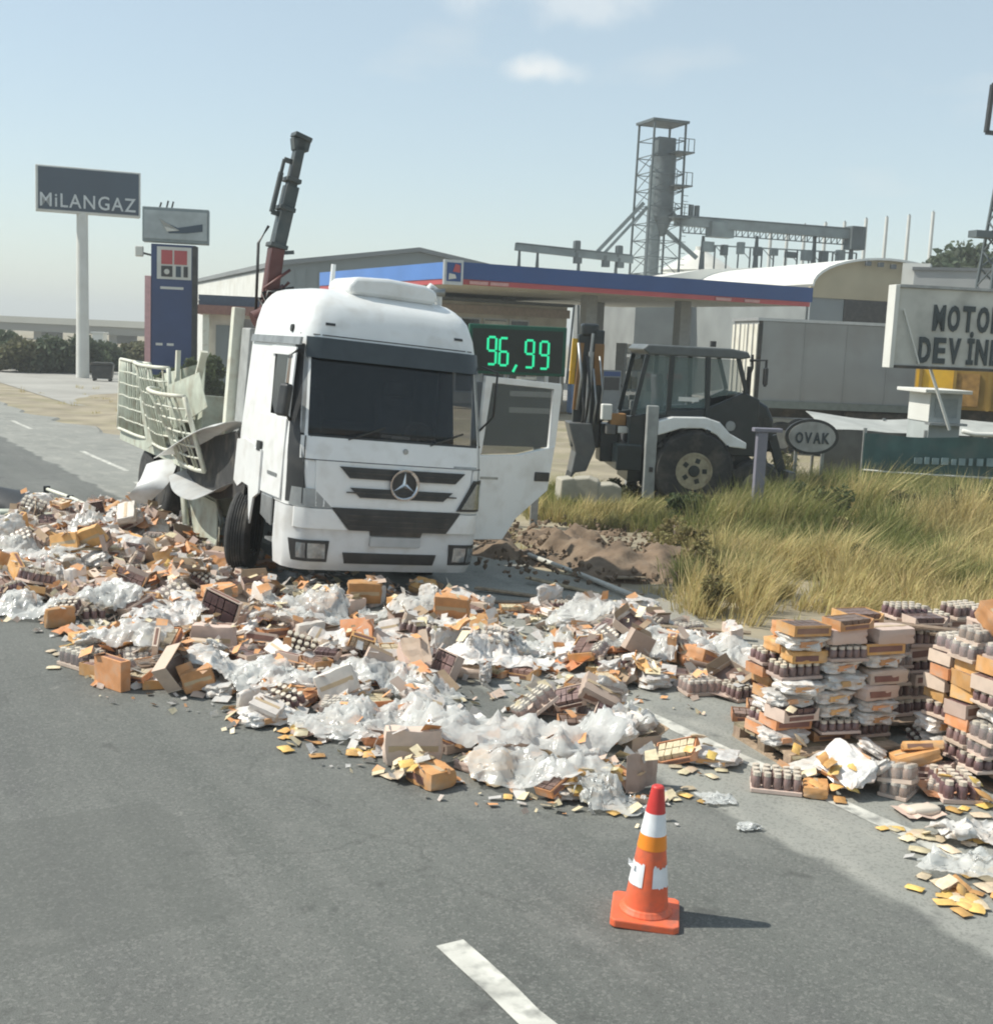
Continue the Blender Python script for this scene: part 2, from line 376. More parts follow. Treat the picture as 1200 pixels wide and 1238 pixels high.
    L.new(col, b.inputs['Base Color']); b.inputs['Roughness'].default_value = .78; b.inputs['Specular IOR Level'].default_value = .35
    bp = n.new('ShaderNodeBump'); bp.inputs['Strength'].default_value = .2; bp.inputs['Distance'].default_value = .006
    L.new(agg, bp.inputs['Height']); L.new(bp.outputs[0], b.inputs['Normal'])
    return m
m_road = road_mat()
m_paint = mat('road_paint', (.52,.51,.46), .75, var=.2, scale=5, dirt=(.19,.19,.175), dirtamt=1.0, dscale=7)
m_soil = mat('dry_soil', (.28,.24,.17), .95, var=.3, scale=.8, bump=.7, bscale=9, dirt=(.2,.19,.09), dirtamt=.7, dscale=.5)
m_dug = mat('dug_earth', (.15,.105,.07), .95, var=.45, scale=3, bump=1, bscale=12, dirt=(.26,.2,.14), dirtamt=.6, dscale=2.5)
m_fore = mat('forecourt_concrete', (.33,.32,.29), .85, var=.15, scale=.3, dirt=(.2,.19,.17), dirtamt=.6, dscale=.6, bump=.2)

# ------------------------------------------------------------------ setting
def hgt(x, y):
    """ground relief beside the road: low bank and rutted earth"""
    p = x*RN.x+y*RN.y; s = x*RD.x+y*RD.y
    e = max(0, min(1, (p-9.6)/2.5))
    n = math.sin(x*1.3+1.1*math.sin(y*.9))*math.sin(y*1.1+.7*math.sin(x*.8))
    h = -.05+e*(.12+.07*n)
    return h
def ground():
    vs = []; fs = []
    # fine part
    nx, ny = 150, 130; X0, X1, Y0, Y1 = -18., 42., 6., 58.
    for j in range(ny+1):
        for i in range(nx+1):
            x = X0+(X1-X0)*i/nx; y = Y0+(Y1-Y0)*j/ny
            b = min(1, (x-X0)/4, (X1-x)/4, (y-Y0)/4, (Y1-y)/10); b = max(0, b)
            vs.append((x, y, -.05+(hgt(x, y)+.05)*b))
    for j in range(ny):
        for i in range(nx): k = j*(nx+1)+i; fs.append((k, k+1, k+nx+2, k+nx+1))
    B = 2500; n = len(vs)
    vs += [(-B,-B,-.05),(B,-B,-.05),(B,B,-.05),(-B,B,-.05),(X0,Y0,-.05),(X1,Y0,-.05),(X1,Y1,-.05),(X0,Y1,-.05)]
    fs += [(n,n+1,n+5,n+4),(n+1,n+2,n+6,n+5),(n+2,n+3,n+7,n+6),(n+3,n,n+4,n+7)]
    return tag(flatmesh('ground', vs, fs, m_soil, True), kind='structure')
ground()
rv = [(-11,-30,0),(9.45,-30,0),(-11,260,0),(9.45,260,0)]
def road():
    vs = []; fs = []; N = 240; r = random.Random(5)
    for i in range(N+1):
        s = -30+290*i/N if i > 0 else -30
        s = -30+ (i/N)**1.6*290
        e = 9.35+.22*math.sin(s*1.7)+r.uniform(-.14,.14)
        if s > 30: e -= min(1.6, (s-30)*.12)
        vs += [(-11, s, 0), (e, s, 0), (e+.25, s, -.12)]
    for i in range(N):
        a = 3*i; fs += [(a, a+1, a+4, a+3), (a+1, a+2, a+5, a+4)]
    o = flatmesh('road', vs, fs, m_road); o.rotation_euler.z = ROADROT; tag(o, kind='structure')
road()
def marking(name, t, s0, s1, wd=.14):
    vs = []; fs = []; n = max(2, int((s1-s0)/.25)); r = random.Random(int(s0*10))
    for i in range(n+1):
        s = s0+(s1-s0)*i/n; vs += [(t-wd/2+r.uniform(-.012,.012), s, .004), (t+wd/2+r.uniform(-.012,.012), s, .004)]
    for i in range(n): a = 2*i; fs.append((a, a+1, a+3, a+2))
    o = flatmesh(name, vs, fs, m_paint); o.rotation_euler.z = ROADROT; tag(o, kind='structure'); return o
marking('edge_line', 6.4, -10, 24.5, .15)
for (a, b) in ((26.4, 30.6), (37, 40), (48, 51)): marking('lane_dash', 6.7, a, b, .12)
for (a, b) in ((-8, -3), (.2, 5.25), (12.2, 15.2), (23, 28), (34, 39), (45, 50), (56, 61)): marking('lane_dash', 2.98, a, b, .16)
for k in range(3): marking('lane_dash', 3.0-3.5, 2+k*12, 8+k*12, .14)
# forecourt and side road
fv = [ST(48, 10.2, -.03), ST(44, 42, -.03), ST(24, 46, -.03), ST(22, 60, -.03), ST(120, 110, -.03), ST(150, 10.5, -.03)]
o = flatmesh('forecourt', fv, [tuple(range(6))], m_fore); tag(o, kind='structure')
for c in fv: pass
def soil_bank():
    # rutted dark earth thrown up beside the open door
    c = G(705, 668); N = 70; vs = []; fs = []
    from mathutils import noise as nn
    for j in range(N+1):
        for i in range(N+1):
            u = (i/N-.5)*2; v = (j/N-.5)*2
            x = c.x+u*2.3+v*-.6; y = c.y+v*2.4
            r = math.sqrt(u*u+v*v); e = max(0, 1-r**2)
            h = nn.fractal(Vector((x*1.1, y*.8, 3)), .8, 2.2, 6)*.42+.10+abs(nn.noise(Vector((x*3.1, y*3.1, 9))))*.12
            vs.append((x, y, -.12+e**.6*max(-.02, .12+h*.9)))
    for j in range(N):
        for i in range(N): k = j*(N+1)+i; fs.append((k, k+1, k+N+2, k+N+1))
    tag(flatmesh('soil_bank', vs, fs, m_dug, True), kind='structure')
    V = []
    m = MB()
    for _ in range(700):
        a = U(0, 6.28); r = U(0, 1)**.6*2.6
        x = c.x+math.cos(a)*r; y = c.y+math.sin(a)*r*1.1; s = U(.03, .11)
        s *= .62; k0 = len(m.v); m.box((x, y, .05+U(0, .10)), (s, s*U(.6,1.2), s*U(.5,1)), (U(0,3),U(0,3),U(0,3)))
        for k_ in range(k0, len(m.v)): v_ = m.v[k_]; m.v[k_] = (v_[0]+U(-.3,.3)*s, v_[1]+U(-.3,.3)*s, v_[2]+U(-.3,.3)*s)
    tag(m.build('earth_clods', m_dug), kind='stuff')
soil_bank()
# ------------------------------------------------------------------ the truck
m_alu0 = mat('sticker_grey', (.42,.43,.42), .5, var=.3, scale=20)
TRUCK_LOC = Vector((-1.27, 14.38, -.02)); TR = rad(28); TSC = .985
truck = empty('flatbed_truck', TRUCK_LOC, TR, 'white flatbed lorry with crumpled side, open driver door and folded crane behind its cab', 'truck')
truck.rotation_euler = (0, rad(4.0), TR); truck.scale = (TSC,)*3
TM = Matrix.Translation(TRUCK_LOC) @ Euler((0, rad(4.0), TR)).to_matrix().to_4x4() @ Matrix.Scale(TSC, 4); TMI = TM.inverted()
def TL(px, py, lx=None, ly=None):           # pixel -> truck-local point on a plane x=lx or y=ly
    o = TMI @ Vector((0, 0, CAM_H)); d = TMI.to_3x3() @ ray(px, py)
    t = (lx-o.x)/d.x if lx is not None else (ly-o.y)/d.y
    return o+d*t
YF = [(.34,.07),(.46,.0),(1.0,.0),(1.6,.035),(1.92,.09),(2.9,.34),(3.02,.365),(3.2,.42),(3.4,.52),(3.52,.64),(3.6,.82),(3.64,1.0),(3.66,1.3)]
HW = [(.34,1.22),(.6,1.25),(1.7,1.26),(2.9,1.2),(3.2,1.165),(3.4,1.11),(3.52,1.04),(3.6,.94),(3.64,.82),(3.66,.65)]
def front(xn, z, off=0.0):
    a = max(0, (abs(xn)-.80)/.20)
    return Vector((xn*interp(HW, z), interp(YF, z)+.05*xn*xn+.24*a**2.4-off, z))
REAR = 2.28
XN = [-1,-.985,-.96,-.93,-.88,-.8,-.6,-.4,-.2,0,.2,.4,.6,.8,.88,.93,.96,.985,1]
QS = [.06,.14,.25,.4,.56,.75,1.0]
def ring(z, rear):
    pts = [front(x, z) for x in XN]; e = pts[-1]
    pts += [Vector((e.x, e.y+(rear-e.y)*q, z)) for q in QS]
    e = pts[0]; pts += [Vector((e.x, e.y+(rear-e.y)*q, z)) for q in reversed(QS)]
    return pts
ZS = [1.08,1.2,1.4,1.6,1.78,1.92,2.08,2.3,2.5,2.7,2.82,2.92,3.02,3.1,3.2,3.3,3.4,3.48,3.55,3.6,3.64,3.66]
def loft(zs, rear, skip=lambda i, j: False):
    rs = [ring(z, rear) for z in zs]; n = len(rs[0]); m = MB()
    vs = [p for r in rs for p in r]; fs = []
    for j in range(len(zs)-1):
        for i in range(n):
            if skip(i, j): continue
            fs.append((j*n+i, j*n+(i+1) % n, (j+1)*n+(i+1) % n, (j+1)*n+i))
    fs.append(tuple(range((len(zs)-1)*n, len(zs)*n)))
    return m.add(vs, fs)
NX = len(XN); NQ = len(QS); NR = NX+2*NQ
def skp(i, j):
    z0 = ZS[j]
    if 4 <= i < NX-5 and 1.91 < z0 < 2.85: return True                   # windscreen
    if NX <= i < NX+3 and 1.19 < z0 < 2.8: return True                     # driver doorway
    if NR-4 <= i < NR-1 and 2.05 < z0 < 2.75: return True                  # passenger window
    return False
loft(ZS, REAR, skp).build('cab_body', m_white, truck, smooth='auto')
def fpatch(name, m, zt, zb, xt, xb, off=.012, th=.02, nx=10, nz=3, parent=truck, cx=0.0, bevel=0, smooth='auto', curve=0):
    mb = MB()
    def fn(u, v):
        z = zb+(zt-zb)*v; w_ = xb[0]+(xt[0]-xb[0])*v; w1 = xb[1]+(xt[1]-xb[1])*v
        xn = w_+(w1-w_)*u
        return front(xn, z+curve*(1-(2*u-1)**2), off)
    mb.grid(fn, nx, nz, th, (0, 1, 0)); return mb.build(name, m, parent, smooth=smooth, bevel=bevel)
ws = fpatch('windscreen', m_wind, 2.93, 1.905, (-.93,.93), (-.93,.93), .006, .008, 24, 8, smooth=True)
tag(ws)
fpatch('sun_visor', m_visor, 3.04, 2.80, (-.94,.94), (-.93,.93), .07, .012, 20, 3)
for sx in (-.42, .42):
    a = front(sx, 1.93, .03); b = front(sx+.28, 2.06, .035)
    MB().bar(a, b, .02, .02).tube([b+(a-b)*1.3, a, b], .008, 6).build('wiper', m_black, truck)
# front panel, grille
fpatch('bonnet_panel', m_white, 1.90, 1.64, (-.93,.95), (-.93,.95), .018, .03, 20, 3)
fpatch('front_panel', m_white, 1.63, 1.10, (-.80,.80), (-.78,.78), .02, .03, 20, 4)
g1 = fpatch('grille_slat', m_black, 1.58, 1.45, (-.57,.72), (-.47,.62), .045, .035, 14, 2)
g2 = fpatch('grille_slat', m_black, 1.34, 1.23, (-.46,.60), (-.36,.50), .045, .035, 14, 2)
g3 = fpatch('lower_grille', m_black, 1.095, .84, (-.62,.70), (-.44,.56), .045, .04, 14, 3)
for z in (1.515, 1.285):
    fpatch('grille_bar', m_chassis, z+.008, z-.008, (-.5,.64), (-.5,.64), .056, .012, 12, 1)
for z in (.90, .96, 1.02):
    fpatch('grille_bar', m_chassis, z+.008, z-.008, (-.47,.58), (-.47,.58), .056, .012, 12, 1, parent=g3)
bc = front(.075, 1.405, .07)
bd = MB(); bd.lathe([(.155,.012),(.17,0),(.188,.0),(.188,.03),(.155,.03),(.155,.012)], 28, bc, 'y', cap=False); badge = bd.build('badge', m_chrome, truck, smooth='auto')
MB().lathe([(0.001,.02),(.156,.02),(.156,.034),(0.001,.034)], 28, bc, 'y').build('badge_disc', m_black, badge)
st = MB()
for k in range(3):
    a = math.pi/2+k*2*math.pi/3; p = Vector((math.cos(a), 0, math.sin(a))); q = Vector((-math.sin(a), 0, math.cos(a)))
    c0 = bc+Vector((0, .014, 0)); st.add([c0+q*.03, c0-q*.03, c0+p*.157, c0+Vector((0,-.02,0))], [(0,3,2),(3,1,2),(0,2,1)])
st.build('badge_star', m_chrome, badge)
MB().lathe([(.0001,-.01),(.03,-.008),(.035,.01)], 14, front(.08, 1.80, .03), 'y').build('small_emblem', m_steel, truck)
fpatch('model_plate', m_steel, 1.665, 1.635, (.6,.86), (.6,.86), .024, .01, 4, 1)
for z_ in (1.635,): fpatch('panel_seam', m_black, z_+.006, z_-.006, (-.93,.93), (-.93,.93), .0195, .004, 20, 1)
for xs in (-.9, .9): fpatch('panel_seam', m_black, 1.9, 1.12, (xs-.004,xs+.004), (xs-.004,xs+.004), .0395 if False else .022, .004, 1, 6)
fpatch('roof_seam', m_chassis, 3.075, 3.063, (-.97,.97), (-.97,.97), .004, .006, 20, 1)
for sx in (-.72, .72): fpatch('roof_marker', m_black, 3.22, 3.19, (sx-.05,sx+.05), (sx-.05,sx+.05), .008, .01, 3, 1)
fpatch('windscreen_gasket', m_black, 1.925, 1.895, (-.945,.945), (-.945,.945), .012, .01, 20, 1)
# bumper
bz = [.34,.38,.46,.6,.8,1.0,1.07]
loft(bz, .66).build('bumper', m_bumper, truck, smooth='auto')
fpatch('bumper_step', m_white, 1.075, .84, (-.95,-.62), (-.95,-.46), .03, .03, 6, 3)
fpatch('bumper_step', m_white, 1.075, .84, (.70,.95), (.57,.95), .03, .03, 6, 3)
fpatch('licence_plate', mat('dull_plate', (.42,.43,.43), .5, var=.1), .77, .655, (-.22,.30), (-.22,.30), .03, .02, 6, 1)
fpatch('plate_recess', m_chassis, .90, .78, (-.24,.33), (-.22,.30), .022, .02, 6, 1)
fpatch('lower_intake', m_black, .57, .44, (-.48,.49), (-.46,.47), .016, .03, 12, 2)
for s in (-1, 1):
    x0, x1 = (-.97,-.62) if s < 0 else (.62,.95)
    fl = fpatch('fog_lamp_housing', m_black, .70, .45, (x0,x1), (x0+.02,x1-.02), .02, .03, 6, 2)
    fpatch('fog_lamp', m_lamp, .665, .49, (x0+.05,x0+.19) if s > 0 else (x0+.14,x0+.31), (x0+.05,x0+.19) if s > 0 else (x0+.14,x0+.31), .03, .02, 3, 2, parent=fl)
    fpatch('fog_reflector', m_lamp, .665, .49, (x0+.21,x0+.30) if s > 0 else (x0+.05,x0+.12), (x0+.21,x0+.30) if s > 0 else (x0+.05,x0+.12), .03, .02, 3, 2, parent=fl)
# headlights: right one whole, left one smashed grey
hl = fpatch('headlight', m_black, 1.50, 1.12, (.83,.975), (.66,.95), .05, .03, 8, 6)
fpatch('headlight_lens', m_lamp, 1.46, 1.15, (.85,.95), (.70,.92), .064, .02, 6, 5, parent=hl)
hs_ = fpatch('headlight', m_steel, 1.30, 1.09, (-.97,-.80), (-.98,-.62), .02, .03, 6, 4); tag(hs_, 'smashed headlight pushed back into the corner')
# dark corner air deflector (image-left)
fpatch('corner_deflector', m_black, 2.0, 1.12, (-1.0,-.94), (-1.0,-.86), .012, .02, 4, 8)
fpatch('corner_deflector', m_black, 2.95, 2.0, (-.99,-.935), (-1.0,-.94), .012, .02, 4, 8)
fpatch('corner_deflector', m_white, 1.62, 1.12, (.82,.985), (.8,.97), .016, .02, 4, 6)
# passenger (image-left) side
def side(poly, th=.02, off=.008, s=-1):
    m = MB(); n = len(poly)
    a = [Vector((s*(interp(HW, z)+off), y, z)) for y, z in poly]; b = [v+Vector((s*th, 0, 0)) for v in a]
    m.add(a+b, [tuple(range(n)), tuple(range(n, 2*n))]+[(i, (i+1) % n, n+(i+1) % n, n+i) for i in range(n)]); return m
dl = side([(.44,1.12),(.46,2.06),(1.42,2.06),(1.42,1.5),(1.36,1.12)]).build('passenger_door', m_white, truck, bevel=.006)
side([(.44,2.08),(.52,2.80),(1.36,2.80),(1.36,2.9),(.44,2.9),(.40,2.08)], .018, .01).build('door_frame', m_white, dl)
side([(.45,2.07),(.5,2.81),(1.22,2.81),(1.22,2.25),(1.0,2.07)], .006, -.01).build('side_window', mat('black_glass', (.01,.012,.014), .05, var=.1), dl)
side([(1.24,1.60),(1.24,1.72),(1.38,1.72),(1.38,1.60)], .03, .028).build('door_handle', m_black, dl)
side([(.60,1.36),(.60,1.40),(.95,1.40),(.95,1.36)], .006, .028).build('side_lettering', m_steel, dl)
side([(.34,2.93),(.34,3.02),(2.26,3.02),(2.26,2.93)], .03, .004).build('roof_gutter', m_steel, truck)
side([(1.46,1.62),(1.5,1.66),(1.9,1.70),(2.24,1.66),(2.28,1.12),(2.1,1.06),(1.9,1.14),(1.62,1.12),(1.5,.66),(1.40,1.0),(1.2,1.08),(1.2,1.62)], .03, .02).build('torn_side_skirt', m_white, truck, bevel=.004)
side([(.7,.76),(.7,1.1),(1.12,1.1),(1.12,.84)], .03, .0).build('step_box', m_steel, truck, bevel=.01)
for (y, z) in ((.8,.55),(.8,.75)): MB().bb((-1.22,.68,z), (-.95,1.05,z+.03)).build('cab_step', m_steel, truck)
MB().lathe([(0.0001,-.012),(.045,-.01),(.05,.02)], 14, (-1.19,.78,3.12), 'x').build('roof_marker_lamp', m_black, truck)
MB().lathe([(0.0001,-.012),(.035,-.01),(.04,.02)], 14, (-1.28,1.95,1.45), 'x').build('fuel_cap', m_black, truck)
MB().lathe([(0.0001,-.012),(.03,-.01),(.035,.02)], 14, (-1.30,1.70,.90), 'x').build('skirt_bolt', m_black, truck)
# mirrors: left one hangs broken
mm = MB(); mm.tube([(-1.22,.42,2.86),(-1.34,.30,2.8),(-1.36,.28,2.15),(-1.24,.42,2.05)], .018, 8); ma = mm.build('mirror_arm', m_black, truck, smooth=True)
MB().box((-1.36,.32,2.28), (.10,.16,.38), (0,.1,.3)).build('mirror', m_black, ma, bevel=.03)
MB().box((-1.37,.24,2.62), (.03,.03,.28), (.1,0,0)).build('broken_mirror_strut', m_chrome, ma)
MB().tube([(1.2,.44,2.9),(1.33,.25,2.85),(1.33,.25,2.3),(1.24,.42,2.1)], .016, 8).build('mirror_arm', m_black, truck, smooth=True)
# cab inside
MB().bb((-1.12,.30,1.35), (1.12,.78,1.86)).build('dashboard', m_interior, truck, bevel=.05)
for x in (-.62, .62):
    s_ = MB(); s_.bb((x-.26,1.15,1.45), (x+.26,1.65,1.62)); so_ = s_.build('seat', m_seat, truck, bevel=.05)
    MB().box((x,1.72,2.0), (.5,.16,.8), (-.15,0,0)).build('backrest', m_seat, so_, bevel=.05)
    MB().box((x,1.80,2.5), (.28,.1,.2), (-.15,0,0)).build('headrest', m_seat, so_, bevel=.04)
MB().bb((-1.1,1.9,1.1), (1.1,2.26,2.0)).build('bunk', m_interior, truck, bevel=.05)
MB().bb((-1.16,.3,1.09), (1.16,2.24,1.14)).build('cab_floor', m_interior, truck)
tor = MB(); tor.tube([(.62+.22*math.cos(a), .85+.10*math.sin(a), 1.92+.2*math.sin(a)) for a in [k*2*math.pi/20 for k in range(21)]], .017, 6); MB().bb((-1.08,2.18,1.9), (1.08,2.23,3.2)).build('rear_lining', m_interior, truck)
MB().bb((-1.05,.62,3.02), (1.05,2.2,3.06)).build('roof_lining', m_interior, truck)
MB().bb((-1.12,1.45,1.15), (-1.08,2.2,3.0)).build('side_lining', m_interior, truck); MB().bb((1.08,1.45,1.15), (1.12,2.2,3.0)).build('side_lining', m_interior, truck)
sw = tor.build('steering_wheel', m_black, truck, smooth=True)
MB().tube([(.62,.85,1.92),(.62,.7,1.7)], .03, 8).bar((.42,.85,1.92),(.82,.85,1.92),.03,.02).build('steering_column', m_black, sw)
MB().box((.2,.62,1.93), (.3,.2,.04), (0,0,.3)).build('loose_papers', mat('paper', (.6,.6,.57), .8), truck)
# roof equipment
ac = MB(); ac.prism([(-.46,3.60),(-.52,3.70),(-.44,3.82),(0,3.85),(.5,3.83),(.66,3.77),(.68,3.68),(.64,3.60)], .8, 1.6, 'y')
aco = ac.build('roof_air_conditioner', m_white, truck, bevel=.05, smooth='auto')
MB().bb((-.40,1.0,3.555), (.62,1.7,3.60)).build('air_conditioner_base', m_black, aco)
MB().tube([(.62,1.2,3.5),(.62,1.2,3.72),(.74,1.2,3.86),(.86,1.2,3.80),(.88,1.2,3.45)], .045, 10).build('air_horn_bracket', m_white, truck, smooth=True)
MB().tube([(.55,1.25,3.76),(.9,1.1,3.80)], [.03,.055], 10).build('air_horn', m_steel, truck, smooth=True)
MB().cyl((-.32,1.95,3.6), (-.32,1.95,4.02), .035, .03, 10).build('beacon_stem', m_white, truck)
# open driver door (image-right): hinge at the front corner
dr = bpy.data.objects.new('driver_door', None)
HX, HY = 1.24, .42
def dpt(u, z, off=0):       # u = distance from hinge along the open door
    a = rad(12); return Vector((HX+u*1.2*math.cos(a)+off*math.sin(a), HY+u*1.2*math.sin(a)-off*math.cos(a), z))
def dpoly(poly, th, off):
    m = MB(); n = len(poly); a = [dpt(u, z, off) for u, z in poly]; b = [dpt(u, z, off-th) for u, z in poly]
    return m.add(a+b, [tuple(range(n)), tuple(range(n, 2*n))]+[(i, (i+1) % n, n+(i+1) % n, n+i) for i in range(n)])
door = dpoly([(0,.72),(.46,.72),(.62,1.0),(1.04,1.38),(1.08,1.98),(1.0,1.95),(.55,1.83),(.02,1.80)], .07, .035).build('driver_door', m_white, truck, bevel=.012)
fr = dpoly([(0,1.82),(.05,1.82),(.10,2.70),(.12,2.78),(.0,2.78)], .05, .025).build('door_frame', m_white, door, bevel=.006)
dpoly([(.0,2.72),(.0,2.80),(1.08,2.80),(1.10,2.72)], .05, .026).build('door_frame', m_white, door, bevel=.006)
dpoly([(1.0,1.95),(.98,2.72),(1.10,2.74),(1.09,1.97)], .05, .025).build('door_frame', m_white, door, bevel=.006)
dpoly([(.05,1.81),(.55,1.85),(.98,1.97),(.98,2.73),(.10,2.73)], .008, .006).build('door_window', m_glass, door)
dpoly([(.82,1.50),(.82,1.62),(1.03,1.62),(1.03,1.50)], .03, .055).build('door_handle', m_black, door, bevel=.01)
dpoly([(.05,1.50),(.05,1.53),(.30,1.53),(.30,1.50)], .006, .042).build('door_lettering', m_steel, door)
dpoly([(.02,1.10),(.02,1.16),(.03,1.16),(.03,1.10)], .05, .02).build('hinge', m_black, door)
# chassis and wheels
MB().bb((-.45,.5,.55), (-.33,9.9,.85)).build('chassis_rail', m_chassis, truck)
MB().bb((.33,.5,.55), (.45,9.9,.85)).build('chassis_rail', m_chassis, truck)
MB().bb((-.5,.55,.75), (.5,2.2,1.08)).build('engine_block', m_chassis, truck, bevel=.04)
def wheel(x, y, s):
    c = Vector((0, 0, 0)); w0 = -.15; w1 = .15
    t = MB(); pr = [(.3,w0),(.42,w0-.005),(.48,w0+.02),(.505,w0+.05)]
    for k in range(1, 6):
        zz = w0+.05+k*.033; pr += [(.505,zz),(.492,zz+.005),(.492,zz+.012),(.505,zz+.016)]
    pr += [(.505,w1-.03),(.48,w1-.01),(.42,w1+.005),(.3,w1)]
    wo_ = t.lathe(pr, 36, c, 'x', cap=False).build('wheel', m_rubber, truck, smooth='auto')
    r = MB(); e = s*.15
    r.lathe([(.3,s*.155),(.29,s*.10),(.22,s*.06),(.14,s*.09),(.12,s*.14),(.0001,s*.15)], 28, c, 'x')
    rim = r.build('rim', m_chassis, wo_, smooth='auto')
    wo_.location = (x, y, .5); wo_.rotation_euler.z = rad(-30) if (y < 3 and s < 0) else 0
    for k in range(8):
        a = k*math.pi/4; MB().cyl(c+Vector((s*.08, .18*math.cos(a), .18*math.sin(a))), c+Vector((s*.12, .18*math.cos(a), .18*math.sin(a))), .018, n=6).build('wheel_nut', m_chassis, rim)
for s in (-1, 1):
    for y in (1.55, 6.6, 7.9): wheel(s*1.06 if not (s < 0 and y < 3) else -1.2, y if not (s < 0 and y < 3) else 1.95, s)
MB().cyl((-1.0,1.55,.5), (1.0,1.55,.5), .07).build('axle', m_chassis, truck)
MB().cyl((-1.0,6.6,.5), (1.0,6.6,.5), .1).build('axle', m_chassis, truck)
MB().cyl((-1.0,7.9,.5), (1.0,7.9,.5), .1).build('axle', m_chassis, truck)
MB().lathe([(.0001,3.6),(.30,3.62),(.32,3.7),(.32,4.9),(.30,4.98),(.0001,5.0)], 20, (-.85,0,.72), 'y').build('fuel_tank', m_palegrn, truck, smooth='auto')
MB().bb((-1.18,5.1,.5), (-.7,5.8,.95)).build('battery_box', m_chassis, truck, bevel=.02)
# load bed
BY0, BY1, BZ = 3.05, 9.9, 1.12
for k in range(14):
    y = BY0+k*(BY1-BY0)/14; MB().bb((-1.24,y+.01,BZ-.02), (1.24,y+(BY1-BY0)/14-.01,BZ+.03)).build('bed_plank', mat('bed_wood', (.16,.13,.095), .85, var=.3, scale=10, bump=.3, rand=.2), truck)
for x in (-1.26, 1.2): MB().bb((x,BY0,BZ-.16), (x+.06,BY1,BZ+.05)).build('bed_side_rail', m_palegrn, truck)
for k in range(9):
    y = BY0+.3+k*.78; MB().bb((-1.18,y,BZ-.14), (1.18,y+.08,BZ-.025)).build('cross_bearer', m_chassis, truck)
hb = MB(); hb.bb((-1.14,BY0-.02,BZ+.05), (1.22,BY0+.03,3.22)); hbo = hb.build('headboard', mat('headboard_sheet', (.50,.50,.46), .6, var=.12, dirt=(.2,.17,.13), dirtamt=.5), truck)
for x in (-1.2, 1.2): MB().bb((x-.075,BY0-.07,BZ-.2), (x+.075,BY0+.08,3.36)).build('headboard_post', m_cream, hbo, bevel=.01)
for z in (1.5,1.95,2.4,2.85): MB().bb((-1.12,BY0-.06,z), (1.1,BY0-.022,z+.07)).build('headboard_rib', m_palegrn, hbo)
for x in (-.55, .0, .55): MB().bb((x-.03,BY0-.062,BZ+.06), (x+.03,BY0-.024,3.0)).build('headboard_stud', m_palegrn, hbo)
MB().bb((-1.17,BY0-.5,1.25), (-.2,BY0-.12,3.1)).build('tool_locker', mat('locker_grey', (.33,.34,.33), .5, var=.15), truck, bevel=.02)
# mesh side gates, bent out of line
def gate(y0, y1, x0, x1, z0=1.16, z1=2.42, bend=.0, tilt=0.0, seed=0, missing=0):
    r = random.Random(seed); 
    def q(u, v):
        y = y0+(y1-y0)*u; x = x0+(x1-x0)*u-bend*math.sin(math.pi*u)*(.3+v*.7)-tilt*v
        return Vector((x, y, z0+(z1-z0)*v-.05*bend*math.sin(math.pi*u*2)))
    f = MB(); N = 8
    for v in (0, 1): f.tube([q(i/N, v) for i in range(N+1)], .032, 6)
    for u in (0, 1): f.tube([q(u, j/4) for j in range(5)], .035, 6)
    go = f.build('side_gate', m_cream, truck, smooth=True)
    L = y1-y0; nb = max(4, int(L/.115))
    for k in range(1, nb):
        if r.random() < missing: continue
        d = r.uniform(-.02,.02); MB().tube([q(k/nb+d*(j/4), j/4) for j in range(5)], .016, 5).build('upright_bar', m_palegrn, go, smooth=True)
    for k in range(1, 6):
        MB().tube([q(i/N, k/6+r.uniform(-.008,.008)) for i in range(N+1)], .016, 5).build('cross_bar', m_cream, go, smooth=True)
    return go
gate(7.75, 9.88, -1.24, -1.30, bend=.10, tilt=.05, seed=1)
gate(5.5, 7.7, -1.30, -1.24, bend=.28, tilt=.20, seed=2, missing=.15)
gate(3.3, 5.4, -1.42, -1.30, z0=1.1, z1=2.1, bend=.3, tilt=.35, seed=3, missing=.35)
for (a, b) in ((3.3,5.4),(5.5,7.7),(7.75,9.88)): gate(a, b, 1.25, 1.25, seed=4+int(a))
for k_, (a_, b_) in enumerate(((5.5,7.7),(7.75,9.86))):
    for z_ in range(6):
        MB().grid(lambda u, v: (-1.19-.05*math.sin(5*u+z_+k_)-.03*v, a_+(b_-a_)*u, 1.2+z_*.17+.145*v+.02*math.sin(4*u+k_*2+z_)), 10, 2, .012, (1,0,0)).build('side_slat', m_palegrn, truck, smooth='auto')
tgo = MB(); tgo.bb((-1.22,9.9,1.16), (1.22,9.95,1.9)); tgo.build('tailgate', m_palegrn, truck, bevel=.01)
MB().bar((-1.32,5.45,1.1), (-1.36,5.55,2.7), .09, .06).build('gate_post', m_cream, truck)
p0 = TL(228, 505, lx=-1.34); p1 = TL(247, 425, lx=-1.34)
MB().bar(p0, p1, .10, .05).build('bent_gate_post', m_cream, truck)
sp2 = MB(); sp2.grid(lambda u, v: TL(196+52*u-6*v, 452-14*u+85*v+18*u*v, lx=-1.18-.12*math.sin(4*u+2*v)), 12, 10, .012, (1,0,0)); sp2.build('buckled_side_panel', m_palegrn, truck, smooth='auto')
sp_ = MB(); sp_.grid(lambda u, v: TL(168+72*u+10*v, 480-30*u+62*v-20*u*v, lx=-1.38-.1*math.sin(3*u)*math.cos(2*v)), 10, 6, .012, (1,0,0)); sp_.build('buckled_side_panel', m_palegrn, truck, smooth='auto')
